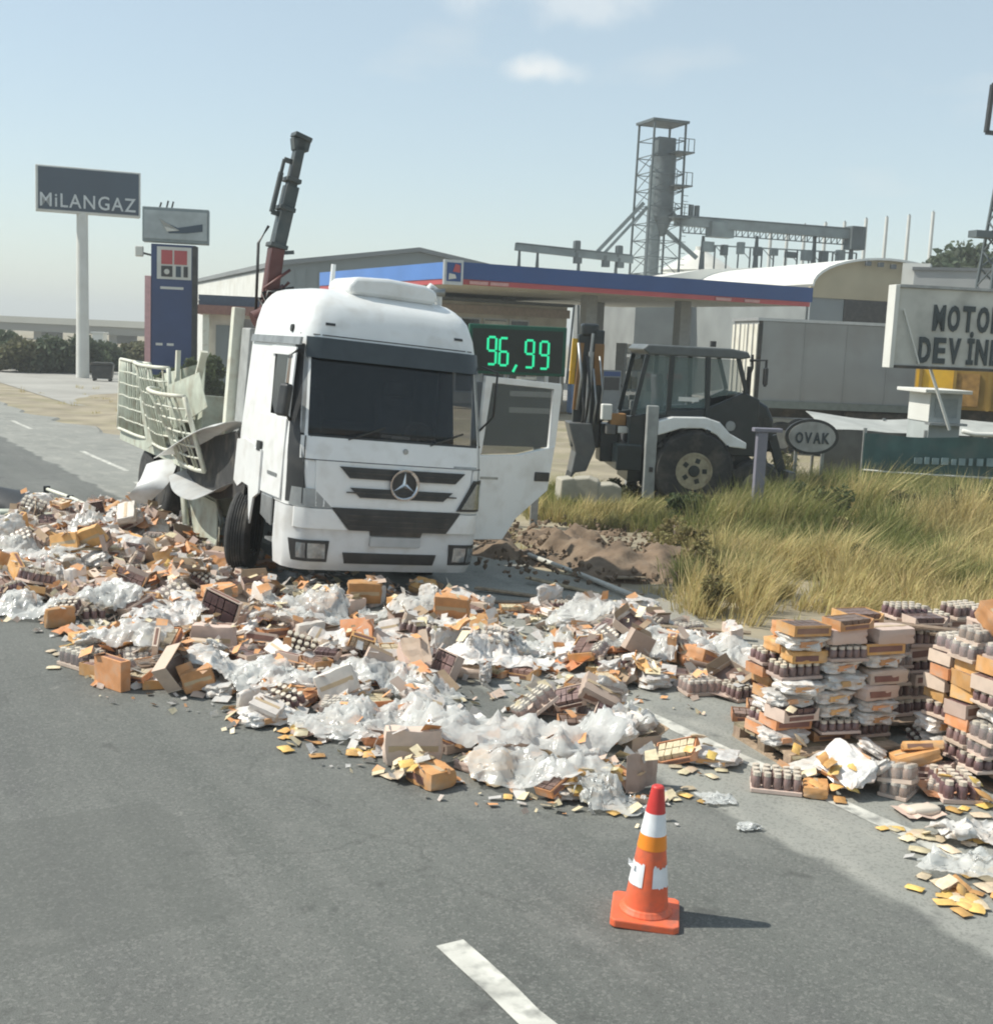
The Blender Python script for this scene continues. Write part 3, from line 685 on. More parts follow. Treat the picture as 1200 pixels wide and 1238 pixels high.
# torn mudguards
def ribbon(pts, wv, th=.012, name='mudguard', m=m_white, curl=.0):
    pts = [Vector(p) for p in pts]; mb = MB(); n = len(pts)-1
    def P(u):
        f = min(u*n, n-1e-6); i = int(f); t = f-i; a = pts[max(i-1,0)]; b = pts[i]; c = pts[i+1]; d = pts[min(i+2,n)]
        return .5*((2*b)+(c-a)*t+(2*a-5*b+4*c-d)*t*t+(3*b-a-3*c+d)*t**3)
    wv = Vector(wv)
    mb.grid(lambda u, v: P(u)+wv*(v-.5)+Vector((0,0,curl*math.sin(math.pi*v))), 16, 4, th, (0,-.5,.85)); return mb.build(name, m, truck, smooth='auto')
W1 = [TL(283,515,lx=-1.30), TL(262,520,lx=-1.42), TL(235,535,lx=-1.46), TL(205,554,lx=-1.4)]
ribbon(W1, (.45,-.12,.05), name='torn_mudguard', curl=.06)
W2 = [TL(226,572,lx=-1.25), TL(232,590,lx=-1.35), TL(255,600,lx=-1.38), TL(285,588,lx=-1.25)]
ribbon(W2, (.5,-.1,.14), name='torn_mudguard', curl=.05, m=mat('grey_guard', (.42,.43,.43), .45, var=.15, dirt=(.25,.2,.15), dirtamt=.5))
W3 = [TL(196,560,lx=-1.4), TL(185,585,lx=-1.6), TL(165,606,lx=-1.8), TL(150,622,lx=-1.9)]
ribbon(W3, (.42,-.25,.1), name='torn_side_sheet', m=m_bumper, curl=.05)
MB().tube([TL(222,560,lx=-1.2), TL(222,600,lx=-1.28), TL(226,650,lx=-1.3)], .05, 8).build('hanging_bracket', m_palegrn, truck, smooth=True)
ap = [TL(225,590,lx=-1.2), TL(262,608,lx=-1.2), TL(262,660,lx=-1.2), TL(235,655,lx=-1.2)]
MB().add([Vector(p) for p in ap]+[Vector(p)+Vector((.02,0,0)) for p in ap], [(0,1,2,3),(7,6,5,4),(0,4,5,1),(1,5,6,2),(2,6,7,3),(3,7,4,0)]).build('guard_plate', m_palegrn, truck)
MB().tube([TL(262,605,lx=-1.22), TL(268,630,lx=-1.3), TL(262,660,lx=-1.25)], .03, 6).build('bent_strut', m_cream, truck, smooth=True)
fpx = [TL(a_, b_, lx=-1.29) for a_, b_ in ((222,538),(284,521),(300,556),(294,600),(262,604),(228,588))]
MB().add(fpx+[v+Vector((.015,0,0)) for v in fpx], [tuple(range(6)), tuple(range(11,5,-1))]+[(i, (i+1) % 6, 6+(i+1) % 6, 6+i) for i in range(6)]).build('shade_plate', m_rubber, truck)  # dark plate stands in for the shade in the gap behind the cab
MB().bb((-1.15,2.5,.9), (1.15,3.0,1.25)).build('sub_frame', m_chassis, truck)
MB().box((-1.1,4.2,.95), (.12,2.0,.32), (0,0,.05)).build('side_guard', m_chassis, truck)
# crane behind the cab
cr = empty('crane'); cr.parent = truck; CX, CY = -.62, 2.72
cro = MB(); cro.cyl((CX,CY,1.2), (CX,CY,3.15), .17, .15, 14); crn = cro.build('crane_column', m_crane, truck, smooth='auto')
bpy.data.objects.remove(cr)
b0 = TL(322, 385, ly=CY); b1 = TL(334, 300, ly=CY); b2 = TL(352, 225, ly=CY); b3 = TL(364, 168, ly=CY)
MB().box((CX,CY,3.25), (.34,.42,.5)).build('slewing_head', m_crane, crn, bevel=.03)
MB().bar(b0, b1, .18, .22, (0,1,0)).build('main_boom', m_crane, crn, bevel=.015)
MB().bar(b1-(b1-b0)*.1, b2, .175, .21, (0,1,0)).build('outer_boom', m_boom, crn, bevel=.015)
MB().bar(b2-(b2-b1)*.1, b3, .125, .16, (0,1,0)).build('boom_extension', m_boom, crn, bevel=.012)
dn = (b3-b1).normalized(); sdv = Vector((-dn.z, 0, dn.x))
for f, wd in ((.02,.24),(.36,.22),(.62,.2)):
    p = b1+(b3-b1)*f; MB().box(p, (wd,.25,.06), (0,math.atan2(dn.x, dn.z),0)).build('boom_collar', m_boom, crn, bevel=.01)
p = b3; MB().box(p+dn*.02, (.24,.22,.06), (0,math.atan2(dn.x,dn.z)+.1,0)).prism([(p.x-.10,p.z-.16),(p.x+.09,p.z-.16),(p.x+.12,p.z),(p.x-.13,p.z)], p.y-.08, p.y+.08, 'y').build('boom_head', m_boom, crn, bevel=.01)
q0 = b1+(b3-b1)*.30+sdv*.17; q1 = b1+(b3-b1)*.78+sdv*.16
MB().cyl(q0, q0+(q1-q0)*.75, .035, n=10).cyl(q0+(q1-q0)*.6, q1, .025, n=8).build('boom_cylinder', m_boom, crn, smooth='auto')
MB().bar(q0, q0-sdv*.17, .05, .06).build('cylinder_lug', m_boom, crn); MB().bar(q1, q1-sdv*.15, .05, .06).build('cylinder_lug', m_boom, crn)
MB().tube([b0+sdv*.15, b1+sdv*.25, b1+(b2-b1)*.3+sdv*.17], .02, 6).build('hose', m_black, crn, smooth=True)
for k in range(7):
    a = U(0,6.28); c = Vector((CX-.12, CY-.1, 3.45)); MB().tube([c+Vector((U(-.25,.1),U(-.2,.1),U(-.3,.0))), c+Vector((U(-.32,-.1),U(-.2,.1),U(0,.25))), c+Vector((U(-.1,.15),U(-.1,.1),U(.1,.5)))], .022, 6).build('hose', m_crane if k % 2 else m_black, crn, smooth=True)
MB().cyl(b0+Vector((-.2,-.1,-.05)), b0+Vector((.15,-.1,.15)), .12, n=16).build('hose_drum', m_crane, crn, smooth='auto')
MB().bar(b1+Vector((.08,0,-.05)), b1+Vector((.24,0,-.02)), .05, .05).build('boom_bracket', m_boom, crn)

# ------------------------------------------------------------------ traffic cone
cb = G(779, 1108)
cone = empty('traffic_cone', cb, rad(-8), 'orange traffic cone with a torn white band on the asphalt', 'cone')
cone.rotation_euler = (0, rad(2.2), rad(-8))
m_or = mat('cone_orange', (.76,.14,.055), .55, var=.14, scale=8, dirt=(.30,.13,.09), dirtamt=.75, dscale=9)
m_red = mat('cone_red', (.55,.04,.035), .5, var=.15, scale=8)
m_cw = mat('cone_reflective_white', (.78,.79,.80), .4, var=.08, scale=12, dirt=(.4,.35,.3), dirtamt=.4)
m_yo = mat('cone_amber', (.85,.26,.02), .45, var=.1)
def cr_(z): return interp([(.045,.125),(.75,.033)], z)
bs = MB(); bs.prism([(-.16,-.185),(.16,-.185),(.185,-.16),(.185,.16),(.16,.185),(-.16,.185),(-.185,.16),(-.185,-.16)], .0, .045, 'z')
bs.lathe([(.150,.045),(.135,.065),(.126,.08)], 28); bs.build('base', m_or, cone, bevel=.008)
MB().lathe([(cr_(z), z) for z in (.045,.2,.35,.5,.60)]+[(cr_(.60)-.006,.60)], 32).build('body', m_or, cone, smooth='auto')
MB().lathe([(cr_(.60)-.004,.60),(cr_(.60)+.002,.601),(cr_(.67)+.001,.67),(.034,.745),(.026,.752),(.0001,.752)], 32).build('cap', m_red, cone, smooth='auto')
def band(z0, z1, a0, a1, name, m, jag=0, off=.003):
    r = random.Random(int(z0*100+a0*10)); mb = MB(); N = 20
    top = [z1-r.uniform(0, jag) for _ in range(N+1)]; bot = [z0+r.uniform(0, jag*.4) for _ in range(N+1)]
    def fn(u, v):
        i = min(N, int(u*N+.5)); z = bot[i]+(top[i]-bot[i])*v; a = a0+(a1-a0)*u; R = cr_(z)+off; return (R*math.cos(a), R*math.sin(a), z)
    mb.grid(fn, N, 3); return mb.build(name, m, cone, smooth='auto')
band(.485, .605, 0, 2*math.pi, 'white_band', m_cw)
band(.405, .485, 0, 2*math.pi, 'amber_band', m_yo)
w1 = band(.20, .335, rad(180), rad(252), 'torn_white_band', m_cw, .012); w2 = band(.20, .335, rad(282), rad(372), 'torn_white_band', m_cw, .03)
MB().add([(-.085,-.06,.32),(-.12,-.05,.345),(-.118,-.05,.31),(-.095,-.07,.30)], [(0,1,2,3)]).build('peeled_flap', m_cw, cone)
# ------------------------------------------------------------------ petrol station
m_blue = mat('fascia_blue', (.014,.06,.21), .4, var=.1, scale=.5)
m_redst = mat('fascia_red', (.42,.07,.075), .5, var=.12, scale=1)
m_soffit = mat('soffit_cream', (.55,.52,.44), .7, var=.06)
m_wallb = mat('rendered_wall', (.66,.62,.53), .85, var=.08, scale=1.2, dirt=(.36,.32,.26), dirtamt=.5, dscale=.8, bump=.15)
m_wallw = mat('white_wall', (.62,.62,.58), .8, var=.06, scale=1, dirt=(.42,.4,.34), dirtamt=.4, dscale=.7)
m_col = mat('column_grey', (.26,.27,.27), .6, var=.1)
m_sheet = mat('grey_cladding', (.20,.225,.225), .55, var=.08, scale=.4)
m_roofd = mat('dark_roof', (.12,.13,.135), .6, var=.12, scale=.5)
m_alu = mat('aluminium', (.5,.51,.51), .4, metal=.6, var=.08)
def reach(o, d, px, z=0, lim=80):
    t = 0
    while t < lim:
        p = o+d*t
        if (proj((p.x, p.y, z))[0]-px)*(1 if proj(((o+d).x, (o+d).y, z))[0] > proj((o.x, o.y, z))[0] else -1) > 0: return t
        t += .05
    return lim
CROT = rad(27); P0 = D(548, 345, 49); P0.z = 0
cx_ = Vector((math.cos(CROT), math.sin(CROT), 0)); cy_ = Vector((-math.sin(CROT), math.cos(CROT), 0))
ZT = D(548, 316, 49).z; ZB = D(548, 336.5, 49).z; ZR = D(548, 343, 49).z
LX = reach(P0, cx_, 977, ZT); LY = reach(P0, cy_, 390, ZT)
LY = min(LY, 20)
can = empty('station_canopy', P0, CROT, 'blue petrol station canopy with a red stripe on grey columns', 'canopy')
fb = .15
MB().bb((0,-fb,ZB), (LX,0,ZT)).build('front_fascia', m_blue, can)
MB().bb((-fb,0,ZB), (0,LY,ZT)).build('side_fascia', mat('sunlit_fascia_blue', (.07,.19,.50), .35, var=.08, scale=.5), can)  # lighter copy of the fascia blue, sunlight put into the colour
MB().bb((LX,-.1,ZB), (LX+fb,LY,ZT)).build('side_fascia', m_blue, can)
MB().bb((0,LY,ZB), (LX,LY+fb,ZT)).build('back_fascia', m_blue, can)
MB().bb((0.01,-fb+.03,ZR), (LX,0,ZB-.004)).build('red_stripe', m_redst, can)
MB().bb((-fb+.03,0.01,ZR), (0,LY,ZB-.004)).build('red_stripe', m_redst, can)
MB().bb((0.02,0.02,ZB+.05), (LX-.02,LY-.02,ZT-.12)).build('canopy_roof', m_roofd, can)
MB().bb((0.02,0.02,ZR+.02), (LX-.02,LY-.02,ZR+.08)).build('soffit', m_soffit, can)
lg = MB().bb((-.55,-.32,ZR-.05), (.25,-.17,ZT+.05)).build('logo_panel', m_alu, can)
MB().bb((-.45,-.34,ZR+.08), (.15,-.322,ZT-.06)).build('logo_ground', m_blue, lg)
MB().prism([(-.38,ZR+.14),(-.05,ZR+.2),(-.1,ZR+.34),(-.36,ZR+.38)], -.352, -.342, 'y').build('logo_mark', m_wallw, lg)
MB().prism([(-.2,ZR+.45),(.1,ZR+.42),(.1,ZR+.7),(-.1,ZR+.75)], -.352, -.342, 'y').build('logo_mark', m_redst, lg)
for (x, y) in ((LX*.45,3),(LX*.74,3.2),(LX*.45,LY-5),(LX*.74,LY-5),(1.6,6)):
    c = MB().bb((x-.28,y-.28,-.03), (x+.28,y+.28,ZR+.02)).build('column', m_col, can, bevel=.03)
    MB().bb((x-.4,y-.4,-.028), (x+.4,y+.4,.16)).build('column_base', m_fore, c, bevel=.03)
# shop
SY = min(LY-2, 9.5)
shop = empty('station_shop', P0+cx_*0+cy_*SY, CROT, 'cream station shop with glazed front under the blue canopy', 'building')
SW = LX*.60; SH = ZR-.35
MB().bb((.8,0,-.03), (SW,6,SH)).build('wall', m_wallb, shop)
MB().bb((.7,-.12,SH-.55), (SW+.1,-.003,SH-.15)).build('sign_band', mat('sign_band', (.44,.36,.3), .6), shop)
MB().bb((.6,-.25,SH), (SW+.2,6.2,SH+.15)).build('roof', m_roofd, shop)
x = 1.9
for k, wd in enumerate((1.1,1.3,1.3,1.3,1.1)):
    f = MB(); 
    for (a, b, c, d) in ((x,x+wd,.5,.58),(x,x+wd,SH-.8,SH-.72),(x,x+.08,.58,SH-.8),(x+wd-.08,x+wd,.58,SH-.8)): f.bb((a,-.06,c), (b,-.003,d))
    w_ = f.build('window', m_alu, shop); MB().bb((x+.08,-.035,.58), (x+wd-.08,-.015,SH-.8)).build('pane', m_dglass, w_)
    x += wd+.12
po = MB().bb((6.0,-.12,SH-1.5), (7.3,-.09,SH-.85)).build('poster', mat('poster_white', (.75,.75,.7), .6, var=.15, scale=3), shop)
for k, (px_, m_) in enumerate(((737,m_col),(788,m_wallb),(812,m_col))):
    p = D(px_, 420, 54.5)
    pump = empty('fuel_pump', (p.x, p.y, -.03), CROT, ['grey fuel pump beside the canopy column', 'cream fuel pump between two station columns', 'dark fuel pump next to the parked trailer'][k], 'fuel pump', 'pumps under the canopy')
    MB().bb((-.5,-.3,0), (.5,.3,2.0)).build('housing', m_, pump, bevel=.05)
    MB().bb((-.38,-.33,1.15), (.38,-.303,1.7)).build('display', m_black, pump)
    MB().bb((-.42,-.32,1.75), (.42,-.303,1.95)).build('header', m_redst if k else m_blue, pump)
    MB().tube([(.52,0,1.6),(.75,-.1,1.2),(.7,-.1,.6),(.52,0,.5)], .03, 6).build('hose', m_black, pump, smooth=True)
# striped curtain / stacked goods behind the canopy
st_ = empty('goods_rack', D(780, 440, 60).xy.to_3d(), CROT, 'tall rack of brown and white goods under the canopy', 'rack')
st_.location.z = -.03
for x in (-1.4, 0, 1.4): MB().bb((x-.05,-.4,0), (x+.05,.4,3.2)).build('upright', m_col, st_)
for z in (.1,1.0,1.9,2.7): MB().bb((-1.4,-.4,z), (1.4,.4,z+.06)).build('shelf', m_col, st_)
mg = [mat('goods_%d' % i, c, .7, var=.2) for i, c in enumerate([(.45,.36,.25),(.6,.58,.52),(.2,.13,.09),(.35,.27,.13)])]
for z in (.16,1.06,1.96,2.76):
    x = -1.3
    while x < 1.2:
        wd = U(.2,.45); h = U(.3,.75) if z < 2.7 else U(.2,.4)
        MB().bb((x,-.35,z), (x+wd,.2,z+h)).build('goods_box', random.choice(mg), st_); x += wd+.05

# price display seen past the cab
PD = 20.5
p = D(600, 424, PD); pd = empty('price_display', (p.x, p.y, 0), rad(6), 'dark price display with green glowing digits on steel posts', 'price sign')
zt = D(685, 396, PD).z; zb = D(685, 456, PD).z; x1 = D(685, 424, PD).x-p.x+.0; x0 = -.46
MB().bb((x0,0,zb), (x1,.22,zt)).build('housing', mat('display_green', (.006,.085,.05), .4, var=.15), pd, bevel=.015)
MB().bb((x0+.06,-.012,zb+.05), (x1-.06,-.002,zt-.07)).build('display_face', mat('display_black', (.016,.022,.018), .35, var=.2), pd)
m_led = mat('green_led', (.02,.5,.25), .5, var=.0, emit=((.02,.62,.27), .75))
fo = mat('led_segment_off', (.01,.05,.03), .5)
SEG = {'9': 'abcdfg', '6': 'acdefg', '8': 'abcdefg'}
def digit(ch, cx, cz, w, h, par):
    t = .038; e = {'a': ((-w/2,h/2),(w/2,h/2)), 'g': ((-w/2,0),(w/2,0)), 'd': ((-w/2,-h/2),(w/2,-h/2)), 'f': ((-w/2,0),(-w/2,h/2)), 'b': ((w/2,0),(w/2,h/2)), 'e': ((-w/2,-h/2),(-w/2,0)), 'c': ((w/2,-h/2),(w/2,0))}
    for s in SEG[ch]:
        (a, b), (c, d) = e[s]
        v = Vector((c-a, 0, d-b)).normalized()*.012
        MB().bar(Vector((cx+a,-.028,cz+b))+v, Vector((cx+c,-.028,cz+d))-v, t, .012, (0,1,0)).build('digit_segment', m_led, par, bevel=.012)
def xat(px): return D(px, 428, PD).x-p.x
zc = (D(630, 427, PD).z)
for ch, px_ in (('9',594),('6',608.5),('9',640),('9',658)): 
    digit(ch, xat(px_), zc-(px_-630)*.0006, .135, .44, pd)
MB().bar((xat(624)+.01,-.028,zc-.19), (xat(622)-.02,-.028,zc-.31), .04, .012, (0,1,0)).build('decimal_comma', m_led, pd)
MB().bb((x0+.1,.05,0), (x0+.22,.17,zb)).build('post', m_steel, pd); MB().bb((x1-.45,.05,0), (x1-.33,.17,zb)).build('post', m_steel, pd)
lp = MB().bb((x0+.1,.0,1.35), (x1-.12,.05,zb-.14)).build('lower_board', mat('board_dark', (.10,.11,.115), .5), pd)
for z in (zb-.35, zb-.62): MB().bb((.25,-.012,z), (x1-.2,-.002,z+.09)).build('price_strip', m_wallw, lp)

# ------------------------------------------------------------------ roadside signs on the left
SD = 66
p = G(100, 456); SD = p.y
tot = empty('sign_tower', (p.x, p.y, -.03), rad(21), 'tall dark blue fuel brand sign on one white pole', 'sign')
tl = D(46, 200, SD); trr = D(167, 206, SD); bl = D(46, 255, SD); zt = (tl.z+trr.z)/2; zb = (bl.z+D(167,262,SD).z)/2
m_navy = mat('sign_navy', (.03,.055,.085), .4, var=.15, scale=.5)
cxm = (tl.x+trr.x)/2-p.x; hw = (trr.x-tl.x)/2
MB().cyl((0,0,0), (0,0,zb+.1), .36, .30, 18).build('pole', m_wallw, tot, smooth='auto')
MB().bb((cxm-hw,-.3,zb), (cxm+hw,.3,zt)).build('sign_frame', m_wallw, tot, bevel=.05)
MB().bb((cxm-hw+.14,-.33,zb+.12), (cxm+hw-.1,-.303,zt-.1)).build('sign_face', m_navy, tot)
tx = text('MiLANGAZ', 'lettering', mat('sign_letters', (.55,.58,.58), .5, var=.1), tot, hw*1.82, (zt-zb)*.30, .05, bold=.008, sp=1.14); tx.location = (cxm-.02, -.335, zb+(zt-zb)*.26)
BD = 52
p = D(210, 445, BD); bt = empty('brand_totem', (p.x, p.y, -.03), rad(10), 'blue and red station totem with a grey board on top', 'sign')
k = BD/FPX*1.0
def bx(px): return D(px, 350, BD).x-p.x
def bz_(py): return D(210, py, BD).z+.03
MB().bb((bx(184),-.25,0), (bx(236),.25,bz_(296))).build('totem_body', mat('totem_blue', (.022,.048,.14), .4, var=.12, scale=1), bt, bevel=.03)
MB().bb((bx(177),-.3,.6), (bx(184)-.003,.3,bz_(335))).build('red_edge', mat('totem_red', (.62,.36,.37), .5, var=.1), bt)
MB().bb((bx(232),-.27,0), (bx(238),.27,bz_(297))).build('dark_edge', m_black, bt)
MB().bb((bx(174),-.35,bz_(294)), (bx(251),.35,bz_(252))).build('top_board', mat('board_frame_grey', (.20,.24,.25), .5, var=.1), bt, bevel=.03)
tb = MB().bb((bx(176),-.38,bz_(290)), (bx(249),-.353,bz_(256))).build('board_face', mat('board_grey', (.36,.40,.41), .5, var=.2, scale=1.5), bt)
MB().prism([(bx(195),bz_(268)),(bx(215),bz_(276)),(bx(244),bz_(270)),(bx(244),bz_(279)),(bx(225),bz_(282)),(bx(205),bz_(283))], -.40, -.385, 'y').build('board_mark', m_navy, tb)
MB().prism([(bx(194),bz_(266)),(bx(199),bz_(275)),(bx(217),bz_(279)),(bx(203),bz_(281))], -.42, -.405, 'y').build('board_mark', m_wallw, tb)
lf = MB().bb((bx(191),-.28,bz_(338)), (bx(231),-.253,bz_(299))).build('logo_tile', m_wallw, bt)
for (a, b, c, d, m_) in ((196,209,320,303,m_redst),(211,226,320,303,m_redst),(196,209,335,322,m_black),(213,219,335,322,m_navy),(222,227,335,322,m_black)):
    MB().bb((bx(a),-.3,bz_(c)), (bx(b),-.285,bz_(d))).build('logo_mark', m_, lf)
MB().lathe([(.0001,-.31),(.09,-.31),(.11,-.30)], 16, (bx(202.5),0,bz_(329)), 'y').build('logo_dot', m_wallw, lf)
for a, b in ((190,198),(203,211)): MB().bb((bx(a),-.27,bz_(418)), (bx(b),-.253,bz_(415))).build('small_print', m_wallw, bt)
MB().bb((bx(195),-.27,bz_(350)), (bx(222),-.253,bz_(347))).build('small_print', m_wallw, bt)
MB().box((bx(170),-.1,bz_(306)), (.32,.3,.42)).build('camera_box', m_wallw, bt, bevel=.04)
MB().bar((bx(185),0,bz_(310)), (bx(171),0,bz_(307)), .08, .08).build('camera_arm', m_black, bt)
for k_, (px_, h_) in enumerate(((193,.22),(201,.3),(207,.28))): MB().bar((bx(px_),0,bz_(252)), (bx(px_+2),0,bz_(252)+h_), .1, .06).build('roof_spike', m_black, bt)

# ------------------------------------------------------------------ buildings behind
def shed():
    Y = 82; le = D(336, 322, Y); ap = D(505, 303, Y)
    w_ = ap.x-le.x; ze = le.z; za = ap.z
    b = empty('warehouse', (ap.x, ap.y, -.05), rad(21), 'long grey gabled warehouse with sunlit pale side wall behind the station', 'warehouse')
    MB().prism([(-w_,0),(w_,0),(w_,ze),(0,za),(-w_,ze)], 0, 46, 'y').build('wall', m_sheet, b)
    MB().prism([(-w_-.3,ze-.1),(0,za-.01),(0,za+.25),(-w_-.3,ze+.2)], -.4, 46.3, 'y').build('roof', mat('warehouse_roof', (.19,.2,.2), .5, var=.1, scale=.2), b)
    MB().prism([(w_+.3,ze-.1),(0,za-.01),(0,za+.25),(w_+.3,ze+.2)], -.4, 46.3, 'y').build('roof', MATS['warehouse_roof'], b)
    MB().bb((-w_-.12,.02,0), (-w_-.003,45.9,ze-.25)).build('sunlit_side_cladding', m_wallw, b)  # white over the grey wall paints in the sunlit side
    for k in range(24): MB().bb((-w_+.3+k*(2*w_/24),-.05,0), (-w_+.38+k*(2*w_/24),-.003,ze-.2)).build('cladding_rib', m_sheet, b)
    MB().bb((-3,-.1,0), (3,-.055,4.6)).build('roller_door', m_roofd, b)
shed()
def annex():
    Y = 60; a = D(243, 395, Y); e = D(318, 395, Y); W_ = e.x-a.x+4
    zt = D(280, 357, Y).z; zm = D(280, 369, Y).z; zr = D(280, 380, Y).z
    b = empty('car_wash', (a.x, a.y, -.03), rad(10), 'low cream car wash block with dark fascia and rust stripe', 'building')
    MB().bb((.3,0,0), (W_,5,zr)).build('wall', m_wallb, b)
    MB().bb((-.1,-.5,zm), (W_+.2,5.3,zt)).build('fascia', mat('annex_blue', (.05,.075,.12), .5, var=.15), b)
    MB().bb((-.25,-.6,zr), (W_+.2,5.2,zm-.003)).build('rust_stripe', mat('annex_rust', (.26,.13,.10), .6, var=.15), b)
    for x in (.1, 2.3, 4.6): MB().bb((x,-.45,0), (x+.3,-.15,zr)).build('pillar', m_cream, b)
    for x in (.7, 2.9): 
        d = MB().bb((x,-.04,0), (x+1.4,-.003,zr-.5)).build('bay_door', m_sheet, b)
    MB().tube([(-.25,-.55,zr-.1),(-.45,-.6,zr+.2),(-.1,-.6,zm+.25)], .09, 8).build('downpipe', m_wallw, b, smooth=True)
annex()
# grain dryer tower with conveyors
TD = 95
m_gal = mat('galvanised_steel', (.20,.23,.23), .5, metal=.4, var=.2, scale=1)
m_gald = mat('weathered_steel', (.10,.12,.125), .6, metal=.3, var=.2, scale=1)
p = D(790, 330, TD); tw = empty('grain_dryer_tower', (p.x, p.y, -.05), rad(20), 'grey steel grain elevator tower with roof platform and catwalks', 'tower')
def tz(py): return D(790, py, TD).z+.05
s = TD/FPX; hwid = 1.27; zr = tz(150)
LG = [(-hwid,-hwid),(hwid,-hwid),(hwid,hwid),(-hwid,hwid)]
for (x, y) in LG: MB().bar((x*1.12,y*1.12,0), (x,y,zr), .13, .13).build('leg', m_gald, tw)
nb = 16
for k in range(nb):
    z0 = zr*k/nb; z1 = zr*(k+1)/nb
    for i in range(4):
        a = LG[i]; b = LG[(i+1) % 4]
        MB().bar((a[0],a[1],z1), (b[0],b[1],z1), .06, .06).build('girt', m_gald, tw)
        if k < 14: MB().bar((a[0],a[1],z0), (b[0],b[1],z1), .045, .045).build('brace', m_gald, tw)
MB().bb((-hwid-.2,-hwid-.2,zr), (hwid+.2,hwid+.2,zr+.18)).build('roof', m_gald, tw)
MB().cyl((-.25,0,0), (-.25,0,tz(200)), .55, .55, 18).build('elevator_shaft', m_gal, tw, smooth='auto')
MB().cyl((.25,-.2,tz(262)), (.25,-.2,tz(190)), .85, .85, 18).build('hopper', m_gald, tw, smooth='auto')
MB().cyl((.25,-.2,tz(285)), (.25,-.2,tz(262)), .35, .85, 18).build('hopper_cone', m_gald, tw, smooth='auto')
MB().bb((-.55,-.6,tz(190)), (.95,.5,tz(166))).build('elevator_head', m_gald, tw, bevel=.1)
for py in (226, 186, 264):
    z = tz(py); MB().bb((.4,-hwid-.6,z), (hwid+.55,hwid,z+.10)).build('platform', m_gald, tw)
    for x in (.5,1.3,hwid+.5): MB().bar((x,-hwid-.55,z), (x,-hwid-.55,z+1.0), .05, .05).build('railing_post', m_gald, tw)
    MB().bar((.5,-hwid-.55,z+1.0), (hwid+.5,-hwid-.55,z+1.0), .05, .05).build('railing', m_gald, tw)
def W(px, py): 
    q = D(px, py, TD); q = Matrix.Rotation(-rad(20), 4, 'Z') @ (q-Vector((p.x, p.y, -.05))); return q
MB().bar(W(778,245), W(722,304), .28, .28).build('chute', m_gal, tw)
MB().bar(W(782,250), W(730,306), .22, .22).build('chute', m_gal, tw)
MB().bar(W(798,236), W(822,272), .35, .35).build('chute', m_gal, tw)
MB().bar(W(800,275), W(842,312), .3, .3).build('chute', m_gal, tw)
for k in range(34): MB().bar((hwid+.05,-hwid-.1,.4+k*.42), (hwid+.5,-hwid-.1,.4+k*.42), .04, .04).build('ladder_rung', m_gald, tw)
p_t = p.copy(); W2 = lambda px, py, pt=p.copy(): Matrix.Rotation(-rad(20), 4, 'Z') @ (D(px, py, TD)-Vector((pt.x, pt.y, -.05)))
cv = empty('grain_conveyor', (p.x, p.y, -.05), rad(20), 'low covered conveyor running left from the grain tower to bare supports', 'conveyor')
MB().bar(W(622,298), W(765,314), .5, .55).build('belt_housing', m_gal, cv)
MB().bar(W(624,294), W(764,309), .6, .12).build('cover', m_gald, cv)
for (a, b) in ((628,299),(650,301),(700,306),(745,311)):
    q = W(a, b); MB().bar(q, (q.x-.5,q.y,0), .12, .12).build('support_leg', m_gald, cv); MB().bar(q, (q.x+.4,q.y,0), .12, .12).build('support_leg', m_gald, cv)
for a, b in ((697,298),(748,304)): MB().box(W(a,b), (.5,.5,.9)).build('drive_motor', m_gald, cv, bevel=.1)
cv = empty('grain_conveyor', (p.x, p.y, -.05), rad(20), 'long high conveyor gallery running from the grain tower towards the pylon', 'conveyor')
MB().bar(W(815,266), W(1042,284), .7, .75).build('gallery', m_gal, cv)
MB().bar(W(818,261), W(1042,278), .8, .12).build('gallery_roof', m_gald, cv)
N = 30
for k in range(N+1):
    f = k/N; a = W(825+215*f, 270+17*f); b = W(825+215*f, 281+16*f)
    MB().bar(a, b, .06, .06).build('truss_post', m_gald, cv)
    if k < N: g = (k+1)/N; MB().bar(b, W(825+215*g, 270+17*g), .05, .05).build('truss_diagonal', m_gald, cv)
MB().bar(W(825,281), W(1040,297), .08, .08).build('truss_chord', m_gald, cv)
MB().box(W(1033,288), (1.2,1.0,1.7)).build('end_house', m_gald, cv)
MB().box(W(870,278), (1.9,1.0,1.1)).build('transfer_house', m_gal, cv)
for a in (850, 915, 985, 1030):
    q = W(a, 285); MB().bar(q, (q.x-.6,q.y,0), .16, .16).build('trestle_leg', m_gald, cv); MB().bar(q, (q.x+.6,q.y,0), .16, .16).build('trestle_leg', m_gald, cv)
for a, b in ((835,254),(842,255)): MB().box(W(a,b), (.3,.3,.8)).build('drive_motor', m_gald, cv)
q = D(845, 325, 100); si = empty('storage_silo', (q.x, q.y, -.05), 0, 'white conical roofed silo beside the grain tower', 'silo')
zc_ = D(845, 302, 100).z
MB().cyl((0,0,0), (0,0,zc_-1.6), 3.0, 3.0, 28).build('silo_wall', m_wallw, si, smooth='auto')
MB().lathe([(3.15,zc_-1.65),(.4,zc_),(.4,zc_+.3),(.0001,zc_+.3)], 28).build('silo_roof', m_wallw, si, smooth='auto')
